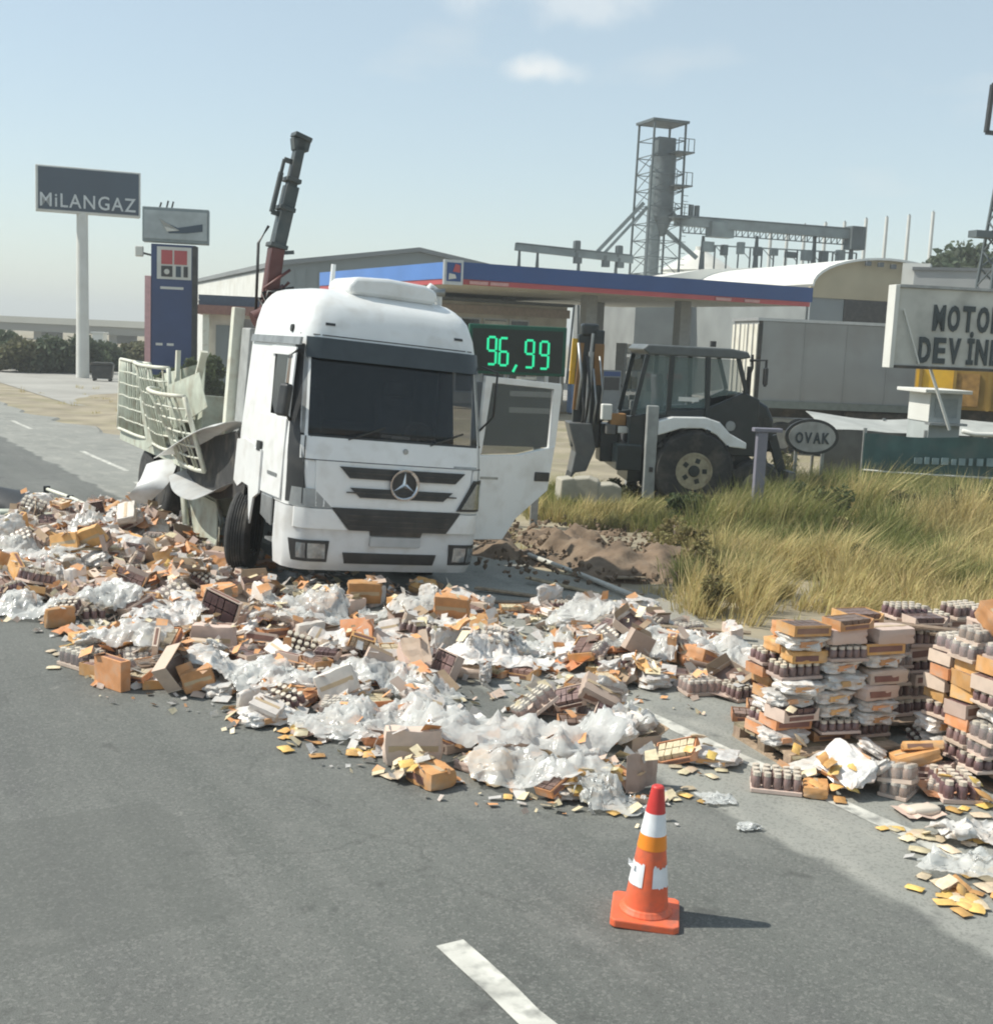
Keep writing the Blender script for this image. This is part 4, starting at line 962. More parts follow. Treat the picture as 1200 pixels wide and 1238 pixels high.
# arched hall
def hall():
    Y = 70; a = D(980, 345, Y); r = D(1128, 330, Y)
    rot = rad(16)
    b = empty('arched_hall', (a.x, a.y, -.05), rot, 'barrel roofed hall with white roof and beige gable behind the canopy', 'building')
    Wd = (r.x-a.x)+2.5; ze = D(980, 345, Y).z; za = D(1050, 311, Y).z
    arc = [(Wd/2-Wd/2*math.cos(math.pi*k/20), ze+(za-ze)*math.sin(math.pi*k/20)) for k in range(21)]
    zl = D(980, 358, Y).z
    MB().prism([(0,zl),(Wd,zl)]+arc[::-1], 0, .3, 'y').build('gable', mat('beige_gable', (.43,.37,.25), .8, var=.1, scale=.5), b)
    MB().bb((.1,.1,0), (Wd-.1,.28,zl-.003)).build('lower_wall', mat('hall_lower_wall', (.22,.245,.25), .7, var=.1, scale=.5), b)
    MB().bb((2.2,.02,0), (6.5,.095,zl-.02)).build('dark_opening_slab', m_black, b)  # flat black slab paints the dark inside of the opening
    big = [(x+(x-Wd/2)*.02, z+.12) for x, z in arc]
    MB().prism(big+[(x, z) for x, z in arc[::-1]], -.35, 34, 'y').build('roof', mat('hall_roof_white', (.72,.71,.66), .5, var=.05, scale=.3), b)
    MB().bb((0,.35,0), (.3,33.5,ze)).build('side_wall', mat('hall_side', (.22,.235,.23), .7, var=.15, scale=.5), b); MB().bb((Wd-.3,.35,0), (Wd,33.5,ze)).build('side_wall', m_wallb, b)
    for k in range(5): MB().box((Wd*.35+k*.8,-.4,za-.25-.02*k*k), (.3,.2,.25)).build('ridge_vent', m_roofd, b)
hall()
q = D(900, 335, 84); lh = empty('low_hall', (q.x-6.5, q.y, -.05), rad(12), 'low pale roofed store between the canopy and arched hall', 'building')
z_ = D(900, 318, 84).z
MB().prism([(-1,z_-1.6),(13,z_-1.2),(13,z_),(9,z_),(4,z_-.4),(-1,z_-1.5)], 0, 16, 'y').build('roof', MATS['hall_roof_white'], lh)
MB().bb((-.6,.2,0), (12.8,15.8,z_-1.61)).build('wall', mat('low_hall_wall', (.24,.25,.24), .8, var=.15, scale=.6), lh)
# row of white poles
pxs = (932,952,973,998,1021,1047,1072,1099,1128); tops = (277,275,271,269,268,264,262,260,256)
for k, (a, b) in enumerate(zip(pxs, tops)):
    Y = 109-k*.5; q = D(a, b, Y); h = q.z+.05
    o = empty('floodlight_pole', (q.x, q.y, -.05), rad(20), 'slim white pole in the row rising behind the arched hall', 'pole', 'row of white poles by the arched hall')
    MB().cyl((0,0,0), (0,0,h), .2, .14, 8).build('shaft', m_wallw, o, smooth='auto')
    MB().lathe([(.0001,h+.12),(.07,h+.06),(.05,h)], 8).build('finial', m_gal, o)
# block right of the hall
q = D(1150, 350, 62); b = empty('flat_roof_block', (q.x-1.9, q.y, -.05), rad(-22), 'flat roofed grey block with a white chimney box behind the big sign', 'building')
zq = D(1150, 327, 62).z
MB().bb((0,0,0), (14,9,zq)).build('wall', mat('block_grey', (.30,.31,.31), .8, var=.1, scale=.5), b)
MB().bb((-.1,-.1,zq), (14.1,9.1,zq+.15)).build('roof', m_roofd, b)
MB().bb((-.6,.3,zq-1.2), (.7,1.5,zq+.35)).build('chimney_box', m_wallw, b)
for k in range(4): 
    w_ = MB().bb((2+k*2.6,-.05,1.2), (3.6+k*2.6,-.003,2.8)).build('window', m_alu, b); MB().bb((2.1+k*2.6,-.07,1.3), (3.5+k*2.6,-.053,2.7)).build('pane', m_dglass, w_)

# ------------------------------------------------------------------ lattice pylon with sign frame
PYD = 46
q = D(1200, 345, PYD); py_ = empty('lattice_mast', (q.x, q.y, -.05), rad(15), 'dark steel lattice mast carrying an empty square sign frame', 'mast')
zt = D(1198, 165, PYD).z+.05; f0 = D(1188, 103, PYD); f1 = D(1188, 161, PYD)
def lw(z): return .62*(1-z/zt)+.14
for sx, sy in ((-1,-1),(1,-1),(1,1),(-1,1)): MB().bar((sx*lw(0),sy*lw(0),0), (sx*lw(zt)+.12,sy*lw(zt),zt), .09, .09).build('leg', m_gald, py_)
z = .5; k = 0
while z < zt-.4:
    h = max(.5, lw(z)*1.5)
    for i in range(4):
        c4 = ((-1,-1),(1,-1),(1,1),(-1,1)); a = c4[i]; b = c4[(i+1) % 4]
        if k % 2: a, b = b, a
        MB().bar((a[0]*lw(z)+.12*z/zt,a[1]*lw(z),z), (b[0]*lw(z+h)+.12*z/zt,b[1]*lw(z+h),z+h), .05, .05).build('lattice_bar', m_gald, py_)
    z += h; k += 1
zz1 = f0.z+.05; zz0 = f1.z+.05; xx0 = f1.x-q.x
fr_ = MB()
for a, b in (((xx0+.08,zz1),(xx0+2.6,zz1)),((xx0,zz0),(xx0+2.5,zz0)),((xx0,zz0),(xx0+.08,zz1)),((xx0+2.5,zz0),(xx0+2.6,zz1))):
    MB().bar((a[0],0,a[1]), (b[0],0,b[1]), .14, .14).build('sign_frame', m_black, py_)
MB().bar((.12,0,zt-.3), (.3,0,zz0), .16, .16).build('mast_head', m_gald, py_)
MB().bb((-1.1,-.3,D(1175,286,PYD).z), (.2,.2,D(1175,281,PYD).z+.1)).build('work_platform', m_gald, py_)

# ------------------------------------------------------------------ big lettered sign and things below it
MD = 26
a = D(1087, 347, MD); b = D(1078, 441, MD)
mo = empty('lettered_sign', (a.x, a.y, 0), rad(7), 'large weathered grey sign board with black lettering above the grass', 'sign')
zt = a.z; zb = b.z; Wd = 6.4
MB().bb((0,.0,zb), (Wd,.10,zt)).build('sign_board', mat('weathered_board', (.50,.50,.46), .6, var=.16, scale=1.2, dirt=(.2,.2,.18), dirtamt=.6, dscale=1.6), mo, bevel=.01)
MB().bb((-.10,-.06,zb-.06), (-.003,.3,zt+.05)).build('end_frame', m_wallw, mo, bevel=.01)
MB().bb((0,-.05,zt+.003), (Wd,.12,zt+.06)).build('top_rail', m_steel, mo); MB().bb((0,-.05,zb-.06), (Wd,.12,zb-.003)).build('bottom_rail', m_chassis, mo)
ml = mat('letter_black', (.03,.045,.05), .5, var=.2)
def lx(px): return (D(px, 390, MD).x-a.x)/math.cos(rad(7))
def word(s, x0, x1, zc, h):
    x = x0; n = len(s); cw = (x1-x0)/4.0
    for ch in s:
        wch = cw*(.55 if ch in 'İI' else .30 if ch == ' ' else 1.0)
        if ch != ' ':
            t = text(ch, 'letter', ml, mo, wch*.80, h*(1.28 if ch == 'İ' else 1), .03, bold=.035); t.location = (x+wch/2, -.004, zc+(h*.14 if ch == 'İ' else 0))
        x += wch
word('MOTORİN', lx(1127), lx(1202), zt-(zt-zb)*.37, .54)
word('DEV İNDİRİM', lx(1112), lx(1182)+.1, zt-(zt-zb)*.79, .54)
MB().bar((lx(1090),-.05,zt-.45), (lx(1114),-.08,zb+.04), .05, .03).build('loose_batten', m_wallw, mo)
for x in (3.0, 5.2): MB().bb((x-.07,.12,0), (x+.07,.26,zt)).build('post', m_steel, mo)
MB().bar((.9,.2,zb), (1.5,.25,1.6), .05, .05).build('post_brace', m_wallw, mo)
# kiosk
KD = 27.5
a = D(1120, 540, KD); ki = empty('kiosk', (a.x, a.y, -.02), rad(6), 'small white roadside kiosk with a flat roof slab under the sign', 'kiosk')
zt = D(1130, 474, KD).z; zmid = D(1130, 509, KD).z
w_ = D(1163, 500, KD).x-a.x
MB().bb((0,0,0), (w_,1.1,zt)).build('wall', mat('kiosk_shaded_grey', (.36,.39,.385), .7, var=.12, scale=2), ki)  # shade on the front is put into the grey wall colour
MB().bb((-.02,.005,zmid), (-.004,1.08,zt)).build('sunlit_side_panel', m_wallw, ki)  # white panel paints the sunlight on the left side
MB().bb((-.24,-.22,zt+.003), (w_+.12,1.3,zt+.08)).build('roof', m_wallw, ki, bevel=.01)
MB().bb((.1,-.02,zmid+.1), (w_-.1,-.003,zt-.12)).build('shutter', mat('kiosk_shutter', (.25,.28,.28), .6, var=.1), ki)
MB().bb((-.1,-.25,zmid-.06), (w_+.05,-.003,zmid-.01)).build('counter', m_steel, ki)
# green skirt fence with faded lettering
ND = 25.5
a = D(1042, 568, ND); ba = empty('green_banner_fence', (a.x, a.y, -.02), rad(4), 'low dark green banner fence with faded lettering behind the grass', 'fence')
zt = D(1150, 527, ND).z; zb = D(1100, 572, ND).z; Lb = 8.5
m_bg = mat('banner_green', (.045,.10,.095), .7, var=.25, scale=2, dirt=(.13,.14,.13), dirtamt=.6, dscale=1.5)
def bann(u, v): return (u*Lb, .04*math.sin(u*21)*(.3+v)+.03*math.sin(u*47), zb+(zt-zb)*v*(1-.06*math.sin(u*12)**2))
MB().grid(bann, 60, 5, .015, (0,1,0)).build('banner', m_bg, ba, smooth='auto')
for k in range(6): MB().bb((k*1.28,.07,0), (k*1.28+.06,.13,zt+.1)).build('post', m_steel, ba)
MB().tube([(0,-.03,zb+.05),(.6,-.04,zb+.02),(1.4,-.05,zb+.0),(3,-.05,zb-.03),(Lb,-.05,zb-.05)], .022, 6).build('bottom_rope', m_wallw, ba, smooth=True)
mfl = mat('faded_print', (.22,.3,.31), .7, var=.2)
x = 1.05
while x < Lb-.4:
    wd = U(.08,.22); MB().bb((x,-.085,zb+.22), (x+wd,-.065,zb+.22+U(.12,.2))).build('faded_letter', mfl, ba); x += wd+U(.03,.09)
# dark awning cloths hanging to the left of the kiosk
a = D(1000, 545, 29); aw = empty('grey_tarpaulin', (a.x, a.y, -.02), rad(3), 'sagging grey tarpaulin over a low frame beside the kiosk', 'tarpaulin')
z1 = D(1050, 505, 29).z; z0 = D(1050, 520, 29).z
MB().grid(lambda u, v: (u*5.2-.2, v*1.6-.3+.0, z0+(z1-z0)*v+.05*math.sin(u*9+v*2)-.06*math.sin(math.pi*u)), 40, 8, .012, (0,0,1)).build('sheet', mat('tarp_grey', (.36,.37,.35), .6, var=.15, scale=2), aw, smooth='auto')
MB().grid(lambda u, v: (u*5.2-.2, -.32+.05*math.sin(u*17), z0*v+.0), 40, 3, .01, (0,1,0)).build('hanging_side', mat('tarp_dark', (.10,.105,.10), .7, var=.3, scale=2), aw, smooth='auto')
for x in (0, 1.7, 3.4, 4.9): MB().bb((x,.0,0), (x+.06,.06,z0-.03)).bb((x,1.2,0), (x+.06,1.26,z1-.04)).build('prop', m_steel, aw)
# white curved pipe piece
aw2 = D(1190, 522, 25.4); o = MB().tube([(0,0,0),(.25,0,-.06),(.7,0,-.05),(1.1,0,.05)], .05, 8).build('bent_pipe_rail', m_wallw, None, smooth=True); o.location = D(1163, 521, 25.4); tag(o, 'curved white pipe rail resting on the green banner fence', 'pipe')
# oval sign
OD = 25.2
a = D(981, 527, OD); ov = empty('oval_sign', (a.x, a.y, -.02), rad(3), 'white oval sign with dark rim and lettering rising from the weeds', 'sign')
rx = (D(1014,527,OD).x-D(948,527,OD).x)/2; rz = rx*.66; zc_ = a.z
el = [(rx*math.cos(t), zc_+rz*math.sin(t)) for t in [k*2*math.pi/40 for k in range(40)]]
MB().prism(el, -.02, .05, 'y').build('rim', m_black, ov)
MB().prism([(x*.87, zc_+(z-zc_)*.84) for x, z in el], -.035, -.022, 'y').build('oval_face', mat('oval_grey', (.40,.39,.36), .7, var=.2, scale=4, dirt=(.22,.2,.17), dirtamt=.6), ov)
x = -rx*.62
for ch in 'OVAK':
    t = text(ch, 'letter', ml, ov, rx*.28, rz*.62, .02, bold=.03); t.location = (x+rx*.14, -.037, zc_-rz*.05); x += rx*.33
for s in (-1, 1): MB().bb((s*rx*.5-.03,.06,0), (s*rx*.5+.03,.12,zc_)).build('post', m_steel, ov)
# yellow tipper body
YD_ = 33
a = D(1102, 500, YD_); ye = empty('yellow_tipper_lorry', (a.x, a.y, -.02), rad(-19), 'yellow tipper lorry body parked behind the lettered sign', 'lorry')
zt = D(1120, 444, YD_).z; zb = D(1120, 492, YD_).z
m_yel = mat('machine_yellow', (.72,.42,.03), .45, var=.1, dirt=(.35,.22,.06), dirtamt=.5)
MB().bb((0,0,zb), (5.5,2.4,zt)).build('tipper_body', mat('tipper_ochre', (.27,.17,.035), .6, var=.2, scale=2), ye, bevel=.03)
MB().bb((.03,-.03,zb+.35), (.95,-.0035,zt-.03)).build('yellow_panel', m_yel, ye)
for k in range(7): MB().bb((.1+k*.85,-.08,zb), (.18+k*.85,-.035,zt)).build('body_rib', MATS['tipper_ochre'], ye)
MB().bb((.95,-.04,zb+.1), (1.6,-.003,zt-.1)).build('rust_panel', mat('tipper_rust', (.3,.17,.05), .8, var=.3), ye)
MB().bb((.2,.4,zb-.5), (5.4,2.0,zb-.003)).build('chassis', m_chassis, ye)
for x in (1.0, 2.2, 4.8):
    for y in (.15, 2.2):
        wo_ = MB().lathe([(.25,-.14),(.45,-.14),(.5,-.09),(.5,.09),(.45,.14),(.25,.14)], 24, (x,y,.5), 'y', cap=False).build('wheel', m_rubber, ye, smooth='auto'); MB().lathe([(.25,-.12),(.12,-.08),(.0001,-.1)], 20, (x,y,.5), 'y').build('rim', m_steel, wo_)
# ------------------------------------------------------------------ semi trailer
TRD = 37
a = D(912, 480, TRD); tr_ = empty('box_trailer', (a.x, a.y, -.03), rad(7), 'box trailer with shade grey side and sunlit cream rear doors parked behind the digger', 'trailer')
zt = D(912, 386, TRD).z; zb = D(912, 487, TRD).z; Lt = 12.5; Wt = 2.5
m_tside = mat('trailer_side_shaded', (.30,.31,.305), .5, var=.08, scale=.8, dirt=(.2,.19,.17), dirtamt=.5, dscale=.7)  # grey carries the shade of the long side in its base colour
MB().bb((0,0,zb), (Lt,Wt,zt)).build('box', m_tside, tr_, bevel=.02)
for y in (.0, 1.25): 
    d = MB().bb((-.05,y+.04,zb+.05), (-.004,y+1.21,zt-.1)).build('rear_door', mat('trailer_door_sunlit', (.66,.64,.56), .5, var=.06, dirt=(.4,.36,.28), dirtamt=.4), tr_)  # paler than the side: sunlight on the rear end is painted in
    for yy in (.35, .85): MB().cyl((-.08,y+yy,zb+.02), (-.08,y+yy,zt-.05), .018, n=6).build('lock_rod', m_steel, d)
MB().bb((-.06,-.02,zt+.003), (Lt,Wt+.02,zt+.09)).build('top_rail', m_alu, tr_)
MB().bb((0,-.04,zb-.10), (Lt,-.003,zb+.12)).build('bottom_rail', mat('rail_green', (.17,.2,.19), .5), tr_)
for k in range(9): MB().bb((.1+k*1.3,-.022,zb+.13), (.15+k*1.3,-.003,zt-.02)).build('side_post', m_tside, tr_)
MB().bb((-.03,-.015,zb), (.09,-.0035,zt)).build('corner_post', m_chassis, tr_)
MB().bb((.3,.5,zb-.4), (Lt,.7,zb-.003)).build('chassis_rail', m_chassis, tr_); MB().bb((.3,1.8,zb-.4), (Lt,2.0,zb-.003)).build('chassis_rail', m_chassis, tr_)
MB().bb((2.9,.1,zb-.85), (7,.22,zb-.15)).build('side_guard', m_chassis, tr_)
for x in (1.0, 2.3, 3.6):
    for y in (.25, 2.2):
        wo_ = MB().lathe([(.28,-.16),(.47,-.16),(.52,-.1),(.52,.1),(.47,.16),(.28,.16)], 24, (x,y,.52), 'y', cap=False).build('wheel', m_rubber, tr_, smooth='auto'); MB().lathe([(.28,-.14),(.14,-.08),(.0001,-.1)], 20, (x,y,.52), 'y').build('rim', m_steel, wo_)
MB().bb((9,.6,.0), (9.15,.75,zb-.4)).build('landing_leg', m_steel, tr_); MB().bb((9,1.75,.0), (9.15,1.9,zb-.4)).build('landing_leg', m_steel, tr_)

# ------------------------------------------------------------------ backhoe loader, front to the right
BH = 24.3
a = D(830, 600, BH); bh = empty('backhoe_loader', (a.x, a.y, -.0), rad(4), 'dark backhoe loader with white mudguard and raised digging arm beside the station', 'backhoe')
m_bh = mat('backhoe_dark', (.010,.018,.022), .32, var=.2, dirt=(.05,.045,.04), dirtamt=.4)
m_bhg = mat('backhoe_grey', (.10,.105,.105), .5, var=.15, dirt=(.12,.1,.08), dirtamt=.5)
m_bglass = glassmat('backhoe_glass', (.14,.21,.21), .6)
def X(px): return (D(px, 500, BH).x-a.x)
def Z(py): return D(830, py, BH).z
hwb = .78
# cab: posts, roof, glass
ro = MB().prism([(X(762),Z(424)),(X(768),Z(418)),(X(865),Z(419)),(X(886),Z(422)),(X(890),Z(429)),(X(880),Z(431)),(X(770),Z(430))], -hwb-.08, hwb+.08, 'y').build('roof', mat('backhoe_roof', (.10,.11,.11), .45), bh, bevel=.03)
for s in (-1, 1):
    for (q0, q1, wd) in (((755,502),(769,430),.07),((797,502),(798,430),.09),((843,500),(840,430),.13),((888,470),(876,430),.06)):
        MB().bar((X(q0[0]),s*hwb,Z(q0[1])), (X(q1[0]),s*hwb,Z(q1[1])), wd, .08).build('cab_post', m_bh, bh)
    for poly in ([(757,500),(794,500),(795,431),(770,431)], [(799,492),(840,490),(838,432),(800,432)], [(846,478),(884,470),(874,432),(844,432)]):
        MB().prism([(X(u), Z(v)) for u, v in poly], s*hwb-.01, s*hwb+.01, 'y').build('cab_window', m_bglass, bh)
    MB().prism([(X(752),Z(503)),(X(800),Z(494)),(X(842),Z(491)),(X(886),Z(470)),(X(905),Z(478)),(X(905),Z(545)),(X(860),Z(545)),(X(752),Z(545))], s*.72-.06, s*.72+.06, 'y').build('cab_side', m_bh, bh, bevel=.02)
MB().bb((X(756),-hwb+.06,Z(545)), (X(884),hwb-.06,Z(512))).build('cab_floor', m_interior, bh)
MB().bb((X(792),-.28,Z(515)), (X(822),.28,Z(497))).build('seat', m_seat, bh, bevel=.05); MB().box((X(792),0,Z(475)), (.16,.5,.7), (0,-.1,0)).build('backrest', m_seat, bh, bevel=.05)
MB().bb((X(808),-hwb-.022,Z(483)), (X(832),-hwb-.012,Z(478))).build('window_sticker', m_wallw, bh)
# hood
MB().prism([(X(884),Z(470)),(X(900),Z(474)),(X(921),Z(486)),(X(929),Z(502)),(X(929),Z(540)),(X(884),Z(545))], -.48, .48, 'y').build('bonnet', m_bh, bh, bevel=.06)
for k in range(5): MB().bb((X(892)+k*.10,-.495,Z(520)), (X(892)+k*.10+.05,-.481,Z(500))).build('bonnet_vent', m_black, bh)
MB().lathe([(.0001,-.50),(.09,-.495),(.1,-.481)], 16, (X(872),-.30,Z(510)), 'y').build('badge', m_steel, bh)
MB().cyl((X(908),.3,Z(480)), (X(908),.3,Z(440)), .05, n=10).build('exhaust_stack', m_black, bh)
MB().tube([(X(889),-.8,Z(432)),(X(908),-.86,Z(431)),(X(908),-.86,Z(462))], .03, 6).build('mirror_arm', m_black, bh); MB().box((X(908),-.86,Z(450)), (.06,.18,.32)).build('mirror', m_black, bh, bevel=.02)
MB().tube([(X(886),-.7,Z(470)),(X(893),-.8,Z(440)),(X(892),-.8,Z(425))], .025, 6).build('grab_rail', m_black, bh)
MB().cyl((X(852),-.3,Z(418)), (X(852),-.3,Z(411)), .06, n=10).build('beacon', m_black, bh)
# mudguard + rear wheels
def arc(cx, cz, r, a0, a1, n=14): return [(cx+r*math.cos(rad(a0+(a1-a0)*k/n)), cz+r*math.sin(rad(a0+(a1-a0)*k/n))) for k in range(n+1)]
hx, hz = X(828), .80
for s in (-1, 1):
    outer = [(X(783),Z(506)),(X(800),Z(501)),(X(838),Z(500)),(X(855),Z(505)),(X(868),Z(518)),(X(888),Z(528)),(X(888),Z(535)),(X(866),Z(533)),(X(852),Z(520)),(X(835),Z(513)),(X(810),Z(514)),(X(783),Z(523))]
    MB().prism(outer, s*.80-.26, s*.80+.26, 'y').build('mudguard', m_white, bh, bevel=.02)
    y = s*.86
    tp = [(.34,-.2),(.40,-.215),(.55,-.225),(.70,-.22),(.76,-.16),(.78,-.08),(.78,.08),(.76,.16),(.70,.22),(.55,.225),(.40,.215),(.34,.2)]
    wo_ = MB().lathe(tp, 40, (hx,y,hz), 'y', cap=False).build('wheel', m_rubber, bh, smooth='auto')
    for k in range(20):
        t = k*2*math.pi/20
        MB().box((hx+.79*math.cos(t), y+(.1 if k % 2 else -.1), hz+.79*math.sin(t)), (.07,.22,.09), (0,-t,.25 if k % 2 else -.25)).build('tread_lug', m_rubber, wo_)
    MB().lathe([(.35,s*.205),(.35,s*.22),(.32,s*.22),(.29,s*.12),(.18,s*.09),(.15,s*.2),(.0001,s*.21)], 28, (hx,y,hz), 'y').build('rim', mat('rim_grey', (.33,.29,.20), .6, var=.2, scale=9, dirt=(.16,.12,.08), dirtamt=.8, dscale=7), wo_, smooth='auto')
    MB().lathe([(.0001,s*.235),(.10,s*.232),(.11,s*.215)], 18, (hx,y,hz), 'y').build('hub', m_bh, wo_)
    for k in range(5): MB().box((hx+.2*math.cos(k*1.257), y+s*.16, hz+.2*math.sin(k*1.257)), (.09,.10,.09), (0,-k*1.257,0)).build('rim_slot', m_bh, wo_)
    x2 = X(905); wo_ = MB().lathe([(.28,-.15),(.46,-.15),(.52,-.1),(.52,.1),(.46,.15),(.28,.15)], 32, (x2,s*.82,.52), 'y', cap=False).build('wheel', m_rubber, bh, smooth='auto')
    MB().lathe([(.28,s*.14),(.2,s*.06),(.0001,s*.09)], 24, (x2,s*.82,.52), 'y').build('rim', MATS['rim_grey'], wo_, smooth='auto')
    # loader arms
    MB().bar((X(880),s*.62,Z(520)), (X(925),s*.62,Z(520)), .12, .16).bar((X(925),s*.62,Z(520)), (X(948),s*.62,Z(585)), .12, .16).build('loader_arm', m_bh, bh)
    MB().cyl((X(885),s*.62,Z(585)), (X(915),s*.62,Z(535)), .04, n=10).build('loader_cylinder', m_steel, bh)
    # stabiliser
    MB().bb((X(770),s*.95-.09,.25), (X(783),s*.95+.09,Z(489))).build('stabiliser_leg', mat('stabiliser_grey', (.3,.31,.3), .5, var=.2), bh, bevel=.015); MB().bb((X(765),s*.95-.2,.02), (X(788),s*.95+.2,.10)).bb((X(773),s*.95-.06,.1), (X(780),s*.95+.06,.3)).build('stabiliser_foot', m_bhg, bh)
bk = MB(); bk.prism([(X(938),.12),(X(975),.10),(X(978),.16),(X(950),.3),(X(948),.85),(X(940),.85)], -1.1, 1.1, 'y'); bk.build('front_bucket', m_bhg, bh, bevel=.01)
MB().bb((X(755),-.6,Z(580)), (X(900),.6,Z(545))).build('chassis', m_bh, bh)
MB().bb((X(738),-.9,Z(566)), (X(768),.9,Z(536))).build('rear_frame', m_bh, bh, bevel=.02)
MB().bb((X(724),-.3,Z(560)), (X(745),.3,Z(515))).build('swing_post', m_bh, bh, bevel=.02)
for k, (u, v) in enumerate(((738,505),(748,498),(742,512),(752,508))): MB().tube([(X(u),-.2+.12*k,Z(540)), (X(u-5),-.25+.12*k,Z(v)), (X(u-16),-.1+.05*k,Z(v+10))], .035, 6).build('hydraulic_hose', m_wallw if k % 2 else m_black, bh, smooth=True)
# folded digging arm
m_arm = mat('arm_ochre', (.30,.15,.045), .55, var=.2, dirt=(.12,.08,.05), dirtamt=.6)
MB().bar((X(716),-.02,Z(545)), (X(716),-.02,Z(404)), .26, .24).build('boom', m_bh, bh, bevel=.02)
MB().bb((X(712),-.16,Z(470)), (X(724),.12,Z(420))).build('boom_plate', m_arm, bh, bevel=.02)
MB().bar((X(698),.0,Z(545)), (X(701),.0,Z(410)), .20, .26).build('dipper', m_bh, bh, bevel=.02)
MB().bar((X(688),.05,Z(470)), (X(690),.05,Z(415)), .09, .1).build('dipper_link', m_yel, bh)
MB().cyl((X(707),-.2,Z(520)), (X(708),-.2,Z(430)), .055, n=10).cyl((X(707),-.2,Z(440)), (X(709),-.2,Z(408)), .03, n=8).build('arm_cylinder', m_steel, bh)
MB().bar((X(692),-.12,Z(500)), (X(697),-.12,Z(420)), .07, .08).build('boom_link', m_arm, bh)
for k, (u, v, w_) in enumerate(((694,440,.05),(705,455,.045),(713,470,.04),(699,480,.05),(720,455,.035))): MB().tube([(X(u),-.22,Z(v+60)), (X(u+3),-.3,Z(v+20)), (X(u-2),-.24,Z(v-20))], w_*.6, 6).build('hydraulic_hose', m_black if k % 2 else m_steel, bh, smooth=True)
for k, (u, v) in enumerate(((727,500),(733,520),(741,508),(750,520),(756,514))): MB().box((X(u),-.5,Z(v)), (U(.12,.3),.2,U(.12,.35))).build('valve_block', (m_wallw, m_bhg, m_arm)[k % 3], bh, bevel=.02)
MB().box((X(706),0,Z(404)), (.34,.3,.24)).build('arm_knuckle', m_bh, bh, bevel=.05)
MB().prism([(X(684),Z(515)),(X(712),Z(515)),(X(718),Z(545)),(X(708),Z(572)),(X(690),Z(575)),(X(694),Z(550))], -.35, .35, 'y').build('digging_bucket', m_bhg, bh, bevel=.02)
for k in range(4): MB().prism([(X(690),Z(575)),(X(696),Z(573)),(X(688),Z(584))], -.33+k*.19, -.25+k*.19, 'y').build('bucket_tooth', m_bhg, bh)
# concrete blocks under / beside the digger
for k, (px_, py_2, w_, h_, lab) in enumerate(((708,597,.55,.62,'pale chipped concrete block under the digger arm'),(735,596,.5,.52,'pale concrete block between the digger arm and stabiliser'),(686,596,.4,.6,'weathered concrete block behind the open lorry door'))):
    q = D(px_, 590, 23.0); o = MB().prism([(-w_/2,0),(w_/2,0),(w_/2*.86,h_*.9),(w_*.1,h_),(-w_/2*.9,h_*.95)], -.25, .25, 'y').build('concrete_block', mat('pale_concrete', (.36,.34,.28), .9, var=.15, bump=.4, scale=4, dirt=(.25,.22,.16), dirtamt=.5), None, bevel=.03)
    o.location = (q.x, q.y, .02); o.rotation_euler.z = rad(8*k-6); tag(o, lab, 'concrete block')
q = D(916, 590, 21.5); o = empty('barrier_post', (q.x, q.y, 0), rad(5), 'lilac grey steel barrier post with a short top bar by the digger', 'post')
zt = D(916, 522, 21.5).z
MB().bb((-.09,-.07,0), (.09,.07,zt)).build('shaft', mat('lilac_steel', (.20,.195,.235), .5, var=.1), o, bevel=.01)
MB().bb((-.16,-.09,zt+.002), (.34,.09,zt+.07)).build('top_bar', MATS['lilac_steel'], o, bevel=.01)

for k, (px_, wd, h_, c_) in enumerate(((640,1.0,1.6,(.6,.58,.5)),(668,.7,2.2,(.7,.69,.66)),(700,.8,1.9,(.12,.2,.35)),(722,1.1,1.3,(.3,.1,.06)))):
    q = D(px_, 430, 53+k*.6); o = empty('display_stand', (q.x, q.y, -.03), CROT, ['cream display stand before the shop window','white display stand under the canopy','blue display stand by the canopy column','red brown crate stand under the canopy'][k], 'display stand')
    MB().bb((-wd/2,-.2,.1), (wd/2,.2,h_)).build('cabinet', mat('stand_%d' % k, c_, .6, var=.15, scale=3), o, bevel=.03); MB().bb((-wd/2+.08,-.23,h_*.45), (wd/2-.08,-.203,h_-.12)).build('front_panel', m_dglass if k < 2 else m_wallw, o)
    for x in (-wd/2+.06, wd/2-.06): MB().bb((x-.03,-.15,0), (x+.03,.15,.099)).build('foot', m_black, o)
for k, px_ in enumerate((575, 600, 870, 905)):
    f = (reach(P0, cx_, px_, ZR)); MB().bb((f-.4,-fb-.06,ZR+.02), (f+.4,-fb-.002,ZB-.06)).build('stripe_lettering', m_wallw if False else mat('stripe_pink', (.55,.3,.28), .6), can)
for k in range(10):
    x = LX*(.06+.1*k); MB().bb((x-.25,3,ZR+.0), (x+.25,3.6,ZR+.018)).build('soffit_lamp', m_wallw, can)

